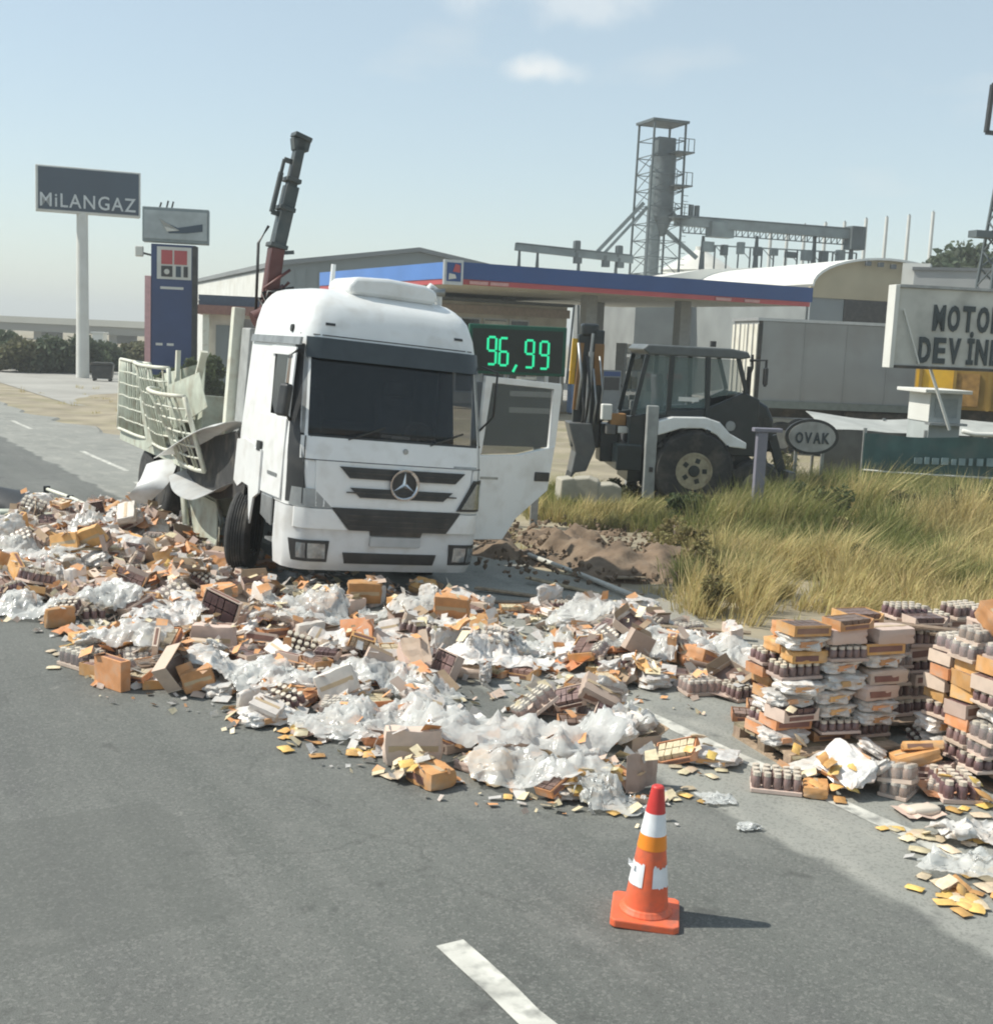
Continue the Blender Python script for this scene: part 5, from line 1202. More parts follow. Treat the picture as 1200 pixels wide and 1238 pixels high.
# pipe rack under the high conveyor
rk = empty('pipe_rack', (p_t.x, p_t.y, -.05), rad(20), 'thin cluttered steel pipe rack below the high conveyor', 'pipe rack')
for k in range(14):
    f = k/13; a = W2(850+185*f, 296+10*f); MB().bar(a, (a.x, a.y, 0), .09, .09).build('post', m_gald, rk)
    if k < 13:
        g = (k+1)/13; MB().bar(a, W2(850+185*g, 296+10*g), .1, .1).build('pipe', m_gal, rk)
        if k % 2: MB().bar(W2(850+185*f, 296+10*f), W2(850+185*g, 312+8*g), .05, .05).build('brace', m_gald, rk)
for k in range(9):
    MB().box(W2(855+20*k, 300+1.2*k+U(-3,3)), (U(.3,.9),.5,U(.3,1.0))).build('valve_box', m_gald if k % 2 else m_gal, rk)
for k in range(8):
    a = W2(630+17*k, 304+2*k); MB().box(a, (U(.3,.8),.5,U(.4,.9))).build('bin', m_gald, rk) if k in (4,6,7) else None
# ------------------------------------------------------------------ vegetation
def leafmat(name, rgb, isl=.45):
    m = mat(name, rgb, .7, var=.2, scale=.8, island=isl, spec=.25); return translucent(m, .3, tuple(min(1, c*1.6) for c in rgb))
m_leaf = leafmat('leaf_green', (.065,.085,.035)); m_leafd = leafmat('leaf_dark', (.065,.085,.05)); m_leafo = leafmat('leaf_olive', (.105,.105,.055))
m_bark = mat('bark', (.13,.10,.075), .9, var=.3, bump=.5)
def crown_quads(clumps, n, size, seed):
    r = np.random.default_rng(seed); C = np.array([c[:3] for c in clumps]); R = np.array([c[3] for c in clumps])
    w_ = R**2; k = r.choice(len(clumps), n, p=w_/w_.sum())
    d = r.normal(size=(n, 3)); d /= np.linalg.norm(d, axis=1)[:, None]
    P = C[k]+d*(R[k]*r.uniform(.25, 1.08, n)**.6)[:, None]*np.array([1, 1, .85])
    a = r.normal(size=(n, 3)); a /= np.linalg.norm(a, axis=1)[:, None]; b = np.cross(a, r.normal(size=(n, 3))); b /= np.linalg.norm(b, axis=1)[:, None]
    s = size*r.uniform(.5, 1.3, n)[:, None]; a *= s; b *= s*.5
    return np.stack([P-a, P-b, P+a, P+b], 1)
def shrub(name, loc, rx, h, n, size, m, label, cat, seed, trunk=False, group=None, nc=9):
    r = random.Random(seed); o = empty(name, loc, 0, label, cat, group); cl = []
    for k in range(nc):
        a = r.uniform(0, 6.28); q = r.uniform(0, 1)**.5*rx*.75; rr = r.uniform(.25, .5)*min(rx, h)*.9
        z = max(rr*.7, r.uniform(.25, .95)*h-rr*.6); cl.append((math.cos(a)*q, math.sin(a)*q, z, rr))
    qd = quads('crown', crown_quads(cl, n, size, seed), m); qd.parent = o
    t = MB()
    if trunk: t.tube([(0,0,-.2),(.1,0,h*.3),(0,.1,h*.6)], [.16,.12,.07], 8)
    else: t.tube([(0,0,-.1),(.05,.02,h*.35),(.02,.05,h*.6)], [.05,.04,.02], 6)
    for k in range(5):
        c = cl[k]; t.tube([(0,0,h*.2),(c[0]*.5,c[1]*.5,c[2]*.7),(c[0],c[1],c[2])], [.05,.035,.015], 5)
    tr = t.build('trunk' if trunk else 'stems', m_bark, o, smooth=True); return o
def at(px, py, Y): q = D(px, py, Y); return (q.x, q.y, -.05)
LB = [(-12,440,78,4.2,2.6,m_leafd,'dark low thicket on the far verge left of the brand pole'),
      (32,440,74,2.6,2.2,m_leafo,'grey olive bush by the far verge gap'),(55,440,75,2.6,2.6,m_leafd,'taller dark bush growing left of the white pole'),
      (78,440,76,2.4,2.5,m_leafd,'dark rounded bush touching the white pole'),(112,440,80,2.4,2.2,m_leafd,'dark bush just beyond the white pole'),
      (136,440,84,3.2,2.0,m_leafd,'wide dark hedge bush left of the totem'),(160,440,82,2.6,2.0,m_leafo,'olive bush beside the totem foot')]
for k, (px_, py_2, Y, rx, h, m_, lab) in enumerate(LB): shrub('bush', at(px_, py_2, Y), rx, h, 2600, .20, m_, lab, 'bush', 40+k)
for k, (px_, Y, rx, h, lab) in enumerate(((196,48,1.0,1.3,'low green shrub at the totem foot'),(216,47,1.2,1.5,'bright green shrub before the blue totem'),(240,50,1.2,2.4,'leafy green shrub beside the car wash pillar'))):
    shrub('shrub', at(px_, 440, Y), rx, h, 2200, .12, m_leaf, lab, 'shrub', 60+k)
for k, (px_, Y, rx, h, lab) in enumerate(((1158,84,3.6,10.6,'dark round tree behind the flat roofed block'),(1190,80,4.2,11.0,'dark tree crossed by the lattice mast'),(1226,84,4.0,10.6,'dark tree beyond the lattice mast'))):
    shrub('tree', at(px_, 340, Y), rx, h, 5200, .30, m_leafd, lab, 'tree', 80+k, True, nc=14)

# grass
m_dry = translucent(mat('dry_grass', (.50,.42,.20), .75, var=.25, scale=.6, island=.35, spec=.2), .35, (.55,.45,.2))
m_grn = translucent(mat('green_grass', (.19,.20,.075), .75, var=.25, scale=.6, island=.35, spec=.2), .3, (.2,.24,.06))
m_olv = translucent(mat('olive_grass', (.32,.29,.13), .75, var=.25, scale=.6, island=.35, spec=.2), .3, (.3,.29,.1))
GP = [(640,606),(700,604),(820,606),(1000,606),(1230,600),(1230,800),(1130,775),(1060,752),(960,738),(890,752),(835,742),(815,705),(835,672),(790,648),(700,640),(640,628)]
def blades(name, T, seed, m):
    """T: list of tussocks (x,y,z,radius,height,count,lean)"""
    r = np.random.default_rng(seed); V = []; 
    for (x, y, z, R, h, n, ln) in T:
        a = r.uniform(0, 2*np.pi, n); q = r.uniform(0, 1, n)**.7*R; b = np.stack([x+np.cos(a)*q, y+np.sin(a)*q, np.full(n, z)], 1)
        hh = h*r.uniform(.45, 1.15, n); sp = r.uniform(.05, .75, n)*hh
        out = np.stack([np.cos(a)*sp+ln[0]*hh, np.sin(a)*sp+ln[1]*hh, hh], 1); mid = b+out*np.array([.35, .35, .58]); tip = b+out
        wd = r.uniform(.004, .010, n)[:, None]; pa = r.uniform(0, 2*np.pi, n); s = np.stack([np.cos(pa), np.sin(pa), 0*pa], 1)*wd
        V.append(np.stack([b-s, b+s, mid+s*.8, mid-s*.8, tip], 1))
    V = np.concatenate(V); N = len(V)
    me = bpy.data.meshes.new(name); me.vertices.add(N*5); me.vertices.foreach_set('co', V.reshape(-1).astype(np.float32))
    base = np.arange(N)[:, None]*5
    li = np.concatenate([base+np.array([0,1,2,3]), base+np.array([3,2,4])], 1).reshape(-1)
    me.loops.add(N*7); me.loops.foreach_set('vertex_index', li.astype(np.int32))
    ls = np.stack([np.arange(N)*7, np.arange(N)*7+4], 1).reshape(-1)
    me.polygons.add(N*2); me.polygons.foreach_set('loop_start', ls.astype(np.int32))
    me.update(calc_edges=True); me.materials.append(m)
    o = bpy.data.objects.new(name, me); COL.objects.link(o); return o
from mathutils import noise as NZ
tus = {'d': [], 'g': [], 'o': []}; r = random.Random(3); tries = 0
while sum(map(len, tus.values())) < 2500 and tries < 90000:
    tries += 1
    x = r.uniform(-1, 15); y = r.uniform(12.5, 27)
    px_, py_2 = proj((x, y, 0))
    if not inpoly(px_, py_2, GP) or px_ > 1240: continue
    n1 = NZ.noise(Vector((x*.45, y*.45, 0))); n2 = NZ.noise(Vector((x*.9, y*.9, 7)))
    if n2 < -.36: continue
    if px_ > 800 and py_2 > 660 and n1 < -.25 and r.random() < .6: continue
    far = (y-14)/11
    g = n1*1.1+far*.75-.31+r.uniform(-.25, .25)
    k = 'g' if g > .22 else 'o' if g > -.05 else 'd'
    h = {'d': r.uniform(.3,.75), 'g': r.uniform(.22,.6), 'o': r.uniform(.25,.62)}[k]*(1+.5*n2)
    h *= .85
    if px_ < 760 : h *= .75
    elif px_ < 900: h *= .6+.4*(px_-760)/140
    if y > 20 and px_ > 840: h *= 1.6
    edge = min(1, .45+max(0, (y-14.5))*.3) if px_ > 930 else 1
    tus[k].append((x, y, hgt(x, y)-.02, r.uniform(.10,.30), h*edge, r.randint(28, 48), (.25+.5*NZ.noise(Vector((x*.6,y*.6,3)))+r.uniform(-.15,.15), .5*NZ.noise(Vector((x*.6,y*.6,11)))+r.uniform(-.15,.1))))
tag(blades('dry_grass', tus['d'], 1, m_dry), 'dry straw coloured grass on the verge', 'grass', kind='stuff')
tag(blades('green_grass', tus['g'], 2, m_grn), 'green weeds on the verge by the digger', 'grass', kind='stuff')
tag(blades('olive_grass', tus['o'], 3, m_olv), 'olive mixed grass on the verge', 'grass', kind='stuff')
sp = []
for _ in range(500):
    x = r.uniform(-22, 30); y = r.uniform(24, 60)
    px_, py_2 = proj((x, y, 0)); t = x*RN.x+y*RN.y
    if t < 9.8 or (px_ > 300 and y > 30): continue
    sp.append((x, y, -.06, .15, r.uniform(.1,.35), 18, (.1, 0)))
for _ in range(140):
    s_ = r.uniform(9, 40); t_ = r.uniform(9.5, 10.4); q = ST(s_, t_); sp.append((q.x, q.y, -.06, .12, r.uniform(.08,.22), 16, (.1, 0)))
tag(blades('verge_tufts', sp, 4, m_dry), 'sparse dry tufts along the verge', 'grass', kind='stuff')
# low shrubs in the weeds
for k, (px_, py_2, h, lab) in enumerate(((835,640,.75,'dark green weed clump below the digger wheel'),(930,600,1.0,'leafy weed clump beside the barrier post'),(985,640,.9,'feathery olive weed clump in the dry grass'),(1080,640,.8,'leafy weed clump under the banner fence'),(1165,650,.95,'tall green weed clump under the lettered sign'),(760,612,.6,'green weed clump by the concrete blocks'))):
    q = G(px_, py_2); shrub('weed_clump', (q.x, q.y, .0), h*.75, h, 1500, .055, m_leaf if k % 2 == 0 else m_leafo, lab, 'weed', 120+k)

m_weed = leafmat('leaf_dry_weed', (.22,.19,.085)); wr = random.Random(31); k = 0
WL = ['leafy dock weed rising from the dry grass','thin feathery weed at the grass front','broad weed clump deep in the grass','low olive weed at the bare soil edge','tall seeded weed below the oval sign','weed clump before the kiosk','spreading weed behind the orange tray stack','weed tuft beside the dug earth','small weed by the asphalt edge','bushy weed between oval sign and banner']
for (px_, py_2) in ((900,640),(870,715),(1020,660),(840,690),(975,612),(1120,628),(1040,700),(812,668),(860,738),(1035,615)):
    q = G(px_, py_2); h = wr.uniform(.4,.8); shrub('weed', (q.x, q.y, 0), h*.55, h, 700, .045, (m_leaf, m_weed, m_weed)[k % 3] if k not in (0, 3, 7, 8) else m_weed, WL[k], 'weed', 200+k, nc=11); k += 1
# ------------------------------------------------------------------ far left: flyover, parked car
FD = 190
q = D(60, 395, FD); fl = empty('flyover', (q.x, q.y, -.05), rad(-20), 'pale concrete flyover on piers far behind the bushes', 'bridge')
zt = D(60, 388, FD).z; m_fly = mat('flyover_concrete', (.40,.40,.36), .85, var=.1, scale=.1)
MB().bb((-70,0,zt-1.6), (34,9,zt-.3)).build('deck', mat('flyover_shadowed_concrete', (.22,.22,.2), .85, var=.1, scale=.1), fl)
MB().bb((-70,-.3,zt-.4), (34,-.003,zt+.55)).build('parapet', m_fly, fl)
for x in (-60,-46,-32,-18,-4,10,24): MB().bb((x-.7,2,0), (x+.7,7,zt-1.6)).build('pier', m_fly, fl)
q = G(124, 460); pc = empty('waste_bin', (q.x, q.y, -.03), rad(10), 'small dark wheeled waste bin beyond the white pole', 'bin')
MB().prism([(-.5,.15),(.5,.15),(.58,.85),(-.58,.85)], -.35, .35, 'y').build('tub', m_black, pc, bevel=.04)
MB().prism([(-.62,.853),(.62,.853),(.5,1.0),(-.5,1.0)], -.4, .4, 'y').build('lid', m_chassis, pc, bevel=.03)
for x in (-.4, .4):
    for y in (-.25, .25): MB().cyl((x,y-.03,.08), (x,y+.03,.08), .08, n=12).build('castor', m_rubber, pc)
q = D(118, 440, 92); o = empty('gate_hut', (q.x, q.y, -.05), 0, 'small pale hut standing among the dark far bushes', 'hut')
MB().bb((-.4,0,0), (.4,.9,2.3)).build('wall', m_wallw, o); MB().bb((-.5,-.1,2.303), (.5,1.0,2.4)).build('roof', m_wallw, o)
o2 = MB().bb((-6,0,0), (.3,.2,.5)).build('low_wall', m_wallw, None); q = D(12, 446, 80); o2.location = (q.x, q.y, -.05); tag(o2, 'low white wall in the gap between the far bushes', 'wall')
# ------------------------------------------------------------------ spilled load
R5 = random.Random(77)
u5 = R5.uniform
m_orange = mat('carton_orange', (.60,.30,.12), .7, var=.2, scale=7, rand=.25, dirt=(.46,.34,.24), dirtamt=.7, dscale=8)
m_kraft = mat('carton_kraft', (.48,.37,.30), .75, var=.14, scale=7, rand=.25, dirt=(.28,.2,.14), dirtamt=.4, dscale=7)
m_peach = mat('carton_peach', (.60,.47,.39), .7, var=.14, scale=7, rand=.2, dirt=(.36,.26,.2), dirtamt=.4, dscale=7)
m_palebox = mat('carton_white', (.70,.64,.58), .65, var=.14, scale=7, rand=.15, dirt=(.42,.32,.26), dirtamt=.6, dscale=7)
m_brown = mat('pouch_brown', (.22,.14,.11), .4, var=.3, scale=9, rand=.35)
m_plum = mat('jar_plum', (.17,.105,.10), .3, var=.3, scale=9, rand=.3)
m_cap = mat('jar_cap', (.62,.55,.45), .45, var=.12, rand=.15)
m_tape = mat('packing_tape', (.50,.38,.24), .35, var=.1)
m_print = mat('carton_print', (.20,.10,.075), .6, var=.2, rand=.2)
m_inner = mat('carton_inside', (.30,.215,.14), .85, var=.15)
m_film = translucent(mat('plastic_film', (.76,.77,.75), .14, var=.08, scale=5, trans=.40, spec=.7, bump=1.0, bscale=11), .25, (.85,.85,.83))
m_filmc = mat('clear_wrap', (.74,.73,.71), .14, var=.05, scale=5, trans=.84, spec=.7)
m_filmw = translucent(mat('film_bundle_white', (.70,.68,.65), .28, var=.22, scale=9, rand=.15, dirt=(.42,.27,.17), dirtamt=.65, dscale=9, bump=.8, bscale=14), .12, (.8,.75,.7))
m_sachet = mat('sachet_yellow', (.60,.37,.12), .45, var=.2, scale=20, rand=.3)
m_sachetp = mat('sachet_pale', (.58,.48,.33), .45, var=.2, scale=20, rand=.3)
m_plank = mat('pallet_wood', (.30,.23,.155), .85, var=.3, scale=14, bump=.4, rand=.3)

def rbox(l, w, h, wob=0.0, n=4, seed=0, pw=6.0):     # soft lumpy block
    r = random.Random(seed); m = MB()
    for ax in range(3):
        for sg in (-1, 1):
            def fn(u, v, ax=ax, sg=sg):
                c = [0, 0, 0]; c[ax] = sg; c[(ax+1) % 3] = (u*2-1); c[(ax+2) % 3] = (v*2-1)
                q = sum(abs(t)**pw for t in c)**(-1/pw)
                p = Vector(c)*q
                d = NZ.noise(Vector((p.x*2+seed, p.y*2, p.z*2)))*wob
                p = p*(1+d)
                return (p.x*l/2, p.y*w/2, p.z*h/2+h/2)
            m.grid(fn, n, n)
    return m
PROTO = {}
def proto(name, root): PROTO[name] = root; return root
def p_tray(name, mbody, mcont, l=.40, w=.28, h=.14):
    t = .008; m = MB()
    m.bb((-l/2,-w/2,0), (l/2,w/2,t))
    m.bb((-l/2,-w/2,t), (-l/2+t,w/2,h)); m.bb((l/2-t,-w/2,t), (l/2,w/2,h))
    m.bb((-l/2+t,w/2-t,t), (l/2-t,w/2,h)); m.prism([(-l/2+t,t),(l/2-t,t),(l/2-t,h),(l/2-.05,h*.55),(-l/2+.05,h*.55),(-l/2+t,h)], -w/2, -w/2+t, 'y')
    o = m.build('carton_tray', mbody)
    c = MB(); nx = 5
    for i in range(nx):
        for j in range(2):
            x = -l/2+.02+(i+.5)*(l-.04)/nx; y = -w/2+.02+(j+.5)*(w-.04)/2
            c.box((x, y, h*.52), ((l-.05)/nx*.92, (w-.05)/2*.92, h*.9), (0, u5(-.08,.08), u5(-.06,.06)))
    tag(c.build('pouches', mcont, o), kind='stuff')
    MB().bb((-l/2+.03,w/2+.001,h*.25), (l/2-.03,w/2+.003,h*.75)).build('printed_band', m_print, o)
    MB().bb((-l/2+.06,-w/2-.003,h*.12), (l/2-.06,-w/2-.001,h*.45)).build('printed_band', m_print, o)
    return proto(name, o)
def p_carton(name, mbody, l=.40, w=.30, h=.22, open_=False):
    m = MB()
    if not open_: m = rbox(l, w, h, .14, 5, sum(map(ord, name)), 12.0)
    else:
        t = .006; m.bb((-l/2,-w/2,0), (l/2,w/2,t)).bb((-l/2,-w/2,t), (-l/2+t,w/2,h)).bb((l/2-t,-w/2,t), (l/2,w/2,h)).bb((-l/2+t,-w/2,t), (l/2-t,-w/2+t,h)).bb((-l/2+t,w/2-t,t), (l/2-t,w/2,h))
    o = m.build('burst_carton' if open_ else 'carton', mbody, bevel=0.0, smooth=False if open_ else 'auto')
    if open_:
        for s, a in ((-1,.9),(1,.5)):
            f = MB().bar((-l/2+.01,s*w/2,h), (l/2-.01,s*w/2,h), .004, .004); 
            q = [Vector((-l/2,s*w/2,h)), Vector((l/2,s*w/2,h)), Vector((l/2-.02,s*(w/2+.12*math.sin(a)),h+.12*math.cos(a))), Vector((-l/2+.02,s*(w/2+.12*math.sin(a)),h+.12*math.cos(a)))]
            MB().add(q+[v+Vector((0,.004,.003)) for v in q], [(0,1,2,3),(7,6,5,4),(0,4,5,1),(1,5,6,2),(2,6,7,3),(3,7,4,0)]).build('flap', m_inner, o)
        MB().bb((-l/2+.01,-w/2+.01,.01), (l/2-.01,w/2-.01,h*.55)).build('contents', m_brown, o)
    else:
        MB().box((0,0,h*.985), (l*.86,.045,h*.06)).build('tape', m_tape, o)
        MB().box((-.03,-w*.46,h*.42), (l*.6,w*.1,h*.42)).build('printed_band', m_print, o)
    return proto(name, o)
def p_jars(name, mj, l=.42, w=.30, h=.17, film=True):
    o = MB().bb((-l/2,-w/2,0), (l/2,w/2,.035)).build('jar_pack', m_peach, bevel=.004)
    j = MB(); c = MB(); nx, ny = 5, 3; r = .5*min(l/nx, w/ny)*.94
    for i in range(nx):
        for k in range(ny):
            x = -l/2+(i+.5)*l/nx; y = -w/2+(k+.5)*w/ny; dx = u5(-.006,.006)
            j.lathe([(r*.92,.036),(r,.05),(r,h*.68),(r*.7,h*.8)], 9, (x+dx,y,0)); c.lathe([(r*.78,h*.8),(r*.78,h*.985),(.0001,h)], 9, (x+dx,y,0))
    tag(j.build('jars', mj, o, smooth='auto'), kind='stuff'); tag(c.build('jar_lids', m_cap, o), kind='stuff')
    if film: rbox(l*1.05, w*1.06, h*1.06, .06, 5, 3).build('shrink_wrap', m_filmc, o, smooth='auto')
    return proto(name, o)
def p_bundle(name, m_, seed, l=.42, w=.32, h=.18):
    o = rbox(l, w, h, .32, 7, seed, 4.0).build('wrapped_bundle', m_); 
    MB().box((0,0,h*.5), (l*.55,w*1.0,h*.35), (0,0,.1)).build('label_strip', m_orange, o)
    return proto(name, o)
def p_sheet(name, m_, seed):
    r = random.Random(seed); m = MB(); L_, W_ = .55, .4
    def fn(u, v):
        x = (u-.5)*L_; f = .10*abs(u-.33)*6*(.3) if u < .33 else .16*abs((u-.33)*1.5-.5)
        return (x*.92, (v-.5)*W_+.02*math.sin(u*9), f+.03*NZ.noise(Vector((u*4+seed, v*4, 0)))+.02)
    o = m.grid(fn, 9, 5, .006, (0,0,1)).build('torn_cardboard', m_); return proto(name, o)
def p_sachet(name, m_, seed):
    m = MB()
    for sg in (-1, 1):
        m.grid(lambda u, v: ((u-.5)*.15, (v-.5)*.10*(1+.06*math.sin(u*9+seed)), .016+sg*.015*(max(0, 1-abs(2*u-1)**3)*max(0, 1-abs(2*v-1)**3))**.7+.006*NZ.noise(Vector((u*6+seed, v*5, 0)))), 6, 4)
    o = m.build('sachet', m_, smooth='auto'); return proto(name, o)
p_tray('tray_o', m_orange, m_brown); p_tray('tray_k', m_peach, m_plum); p_tray('tray_b', m_orange, m_sachetp, .36, .26, .12)
p_carton('box_k', m_kraft); p_carton('box_o', m_orange, .38, .26, .16); p_carton('box_p', m_peach, .42, .28, .18); p_carton('box_w', m_palebox, .40, .28, .15); p_carton('box_open', m_kraft, .40, .30, .2, True)
p_jars('jars_n', m_plum, film=False); p_jars('jars', m_plum); p_jars('jars_b', m_brown, .40, .28, .16)
p_bundle('bundle', m_filmw, 5); p_bundle('bundle2', m_filmw, 9, .5, .34, .2)
p_sheet('sheet_o', m_orange, 2); p_sheet('sheet_k', m_kraft, 6)
p_sachet('sach_y', m_sachet, 1); p_sachet('sach_p', m_sachetp, 4)
DIM = {'tray_o': (.40,.28,.14), 'tray_k': (.40,.28,.14), 'tray_b': (.36,.26,.12), 'box_k': (.40,.30,.22), 'box_o': (.38,.26,.16), 'box_p': (.42,.28,.18), 'box_open': (.40,.30,.2), 'box_w': (.40,.28,.15),
       'jars': (.42,.30,.17), 'jars_n': (.42,.30,.17), 'jars_w': (.5,.34,.2), 'jars_b': (.40,.28,.16), 'bundle': (.42,.32,.18), 'bundle2': (.5,.34,.2), 'sheet_o': (.5,.4,.07), 'sheet_k': (.5,.4,.07), 'sach_y': (.15,.1,.035), 'sach_p': (.15,.1,.035)}
LOOK = {'jars_n': ('unwrapped tray of plum jars', 'jar pack'), 'box_w': ('crushed whitish carton', 'carton'), 'tray_o': ('orange carton tray of brown pouches', 'carton tray'), 'tray_k': ('peach carton tray of plum pouches', 'carton tray'), 'tray_b': ('orange carton tray of pale pouches', 'carton tray'),
        'box_k': ('brown kraft carton with tape seam', 'carton'), 'box_o': ('orange printed carton', 'carton'), 'box_p': ('peach coloured carton', 'carton'), 'box_open': ('burst kraft carton with open flaps', 'carton'),
        'jars': ('shrink wrapped pack of plum jars', 'jar pack'), 'jars_b': ('shrink wrapped pack of brown jars', 'jar pack'), 'bundle': ('lumpy white film bundle', 'bundle'), 'bundle2': ('large lumpy white film bundle', 'bundle'),
        'sheet_o': ('torn orange cardboard piece', 'cardboard'), 'sheet_k': ('torn brown cardboard piece', 'cardboard'), 'sach_y': ('small yellow sachet', 'sachet'), 'sach_p': ('small pale sachet', 'sachet')}
# height map of the pile
HX0, HY0, HR = -11., 4., .05; HNX, HNY = 360, 420
HMAP = np.zeros((HNX, HNY))
def hq(x, y):
    i = int((x-HX0)/HR); j = int((y-HY0)/HR)
    return HMAP[i, j] if 0 <= i < HNX and 0 <= j < HNY else 0.0
HEAP = [(-60,670),(0,652),(60,612),(110,622),(150,618),(225,640),(270,660),(345,682),(440,690),(520,725),(600,742),(690,728),(770,735),(830,762),(915,792),(900,850),(860,850),(800,835),(740,830),(770,880),(790,915),(760,940),(830,975),(760,985),(700,975),(600,958),(490,945),(400,915),(290,880),(230,845),(110,828),(80,762),(0,735),(-60,725)]
VOID = [(520,845),(560,822),(640,832),(655,850),(640,872),(590,880),(540,872)]
VOID2 = [(735,835),(800,848),(860,862),(915,870),(915,930),(830,915),(775,890)]
WHEEL = TM @ Vector((-1.06, 1.55, 0)); BUMP = TM @ Vector((0, -.6, 0)); BEDP = TM @ Vector((-1.9, 5.5, 0))
def zone(x, y):
    p = Vector((x, y, 0)); t = p.dot(RN)
    if (p-WHEEL).length < 1.5: return 'against the lorry front wheel'
    if (p-BUMP).length < 2.0: return 'just ahead of the lorry bumper'
    if (p-BEDP).length < 3.2: return 'beside the lorry torn mudguards'
    if (p-cb).length < 3.2: return 'at the heap edge facing the cone'
    if t > 6.9: return 'on the shoulder by the dug earth'
    if t < 4.3: return 'along the heap edge on the open lane'
    return 'in the middle of the spilled heap'
ZG = {}
def place(kind, x, y, yaw=None, z=None, tilt=.12, sc=None, zlab=None, flat=False, roll=0.0, zf=None, maxh=9):
    l, w, h = DIM[kind]; sc = sc or u5(.55, .95); zf = zf or (1.0 if kind[:4] in ('jars','sach') else u5(.5, .95)); l *= sc; w *= sc; h *= sc*zf
    yaw = u5(0, 6.28) if yaw is None else yaw
    c, s_ = math.cos(yaw), math.sin(yaw); ux = Vector((c, s_, 0)); uy = Vector((-s_, c, 0)); P = Vector((x, y, 0))
    if z is None:
        e = {}
        for a in (-.42, 0, .42):
            for b in (-.42, 0, .42): q = P+ux*a*l+uy*b*w; e[a, b] = hq(q.x, q.y)
        vals = sorted(e.values())
        if vals[-1] > maxh: return None
        zb = vals[4]*.6+vals[7]*.4
        sx = ((e[.42,-.42]+e[.42,0]+e[.42,.42])-(e[-.42,-.42]+e[-.42,0]+e[-.42,.42]))/3/(.84*l)
        sy = ((e[-.42,.42]+e[0,.42]+e[.42,.42])-(e[-.42,-.42]+e[0,-.42]+e[.42,-.42]))/3/(.84*w)
        lim = .55; sx = max(-lim, min(lim, sx)); sy = max(-lim, min(lim, sy))
        if zb > .03: sx += u5(-tilt, tilt)*1.6; sy += u5(-tilt, tilt)*1.6
        if zb <= .03: sx = sy = 0; zb = 0
        n = (Vector((0,0,1))-ux*sx-uy*sy).normalized()
    else: zb = z; n = (Vector((0,0,1))+ux*u5(-tilt,tilt)*.25+uy*u5(-tilt,tilt)*.25).normalized()
    xa = (ux-n*ux.dot(n)).normalized(); ya = n.cross(xa)
    o = copy_tree(PROTO[kind])
    M = Matrix(((xa.x,ya.x,n.x,x),(xa.y,ya.y,n.y,y),(xa.z,ya.z,n.z,zb+.004),(0,0,0,1)))
    if roll:                                   # stood on its side
        M = M @ Matrix.Translation((0,0,w/2)) @ Matrix.Rotation(roll, 4, 'X') @ Matrix.Translation((0,0,-h/2)); ht = w
    else: ht = h
    o.matrix_world = M @ Matrix.Diagonal((sc, sc, sc*zf, 1))
    look, cat = LOOK[kind]; zl = zlab or zone(x, y)
    tag(o, look+' '+zl, cat, cat+'s '+zl)
    # deposit
    R = int(max(l, w)/2/HR)+1; ci = int((x-HX0)/HR); cj = int((y-HY0)/HR)
    for i in range(ci-R, ci+R+1):
        for j in range(cj-R, cj+R+1):
            if not (0 <= i < HNX and 0 <= j < HNY): continue
            d = Vector((HX0+(i+.5)*HR-x, HY0+(j+.5)*HR-y, 0)); a = d.dot(ux); b = d.dot(uy)
            if abs(a) <= l/2 and abs(b) <= (w if not roll else h)/2:
                HMAP[i, j] = max(HMAP[i, j], zb+ht*.93+(-(n.x*d.x+n.y*d.y)/max(.5, n.z)))
    return o
def target(x, y, px_, py_2):
    t = Vector((x, y, 0)).dot(RN)
    n = NZ.noise(Vector((x*.6, y*.6, 2)))*.5+.5
    h = .02+.24*n
    if py_2 < 700 and px_ < 330: h = .2+.4*n
    if py_2 > 880 : h = .03+.16*n
    if 330 < px_ < 620 and py_2 < 745: h = min(h, .12)
    if 195 < px_ <= 360 and py_2 < 725: h = .17
    if px_ > 560 and py_2 > 820: h = min(h, .22)
    return h
KINDS = ['tray_o']*10+['tray_k']*10+['tray_b']*9+['box_k']*4+['box_o']*10+['box_p']*10+['box_w']*9+['box_open']*7+['jars']*5+['jars_b']*5+['jars_n']*6+['bundle']*13+['bundle2']*11+['sheet_o']*6+['sheet_k']*3
cnt = 0; tries = 0
while cnt < 720 and tries < 60000:
    tries += 1
    x = u5(-9.2, 3.2); y = u5(8.0, 21)
    px_, py_2 = proj((x, y, 0))
    if not inpoly(px_, py_2, HEAP) or inpoly(px_, py_2, VOID) or inpoly(px_, py_2, VOID2): continue
    q = TMI @ Vector((x, y, 0))
    if -1.25 < q.x < 1.3 and -.05 < q.y < 9.8 and not (q.x < -.8 and q.y > 2.2): continue
    if hq(x, y) > target(x, y, px_, py_2): continue
    # looser cover towards the far shoulder
    if px_ > 820 and R5.random() < .3: continue
    if px_ > 300 and NZ.noise(Vector((x*1.1, y*1.1, 5))) < -.22: continue
    if 8.0 < y < 8.9 and R5.random() < .35: continue
    place(R5.choice(KINDS), x, y, roll=(math.pi/2 if R5.random() < .12 else 0)); cnt += 1
# some upright packs near the lane edge
for (px_, py_2, k) in ((258,790,'box_p'),(262,770,'tray_k'),(498,925,'box_p'),(118,690,'box_o'),(80,690,'box_o'),(545,760,'box_o'),(440,735,'box_o')):
    q = G(px_, py_2); place(k, q.x, q.y, roll=math.pi/2, yaw=u5(-.3,.3), sc=1.0)
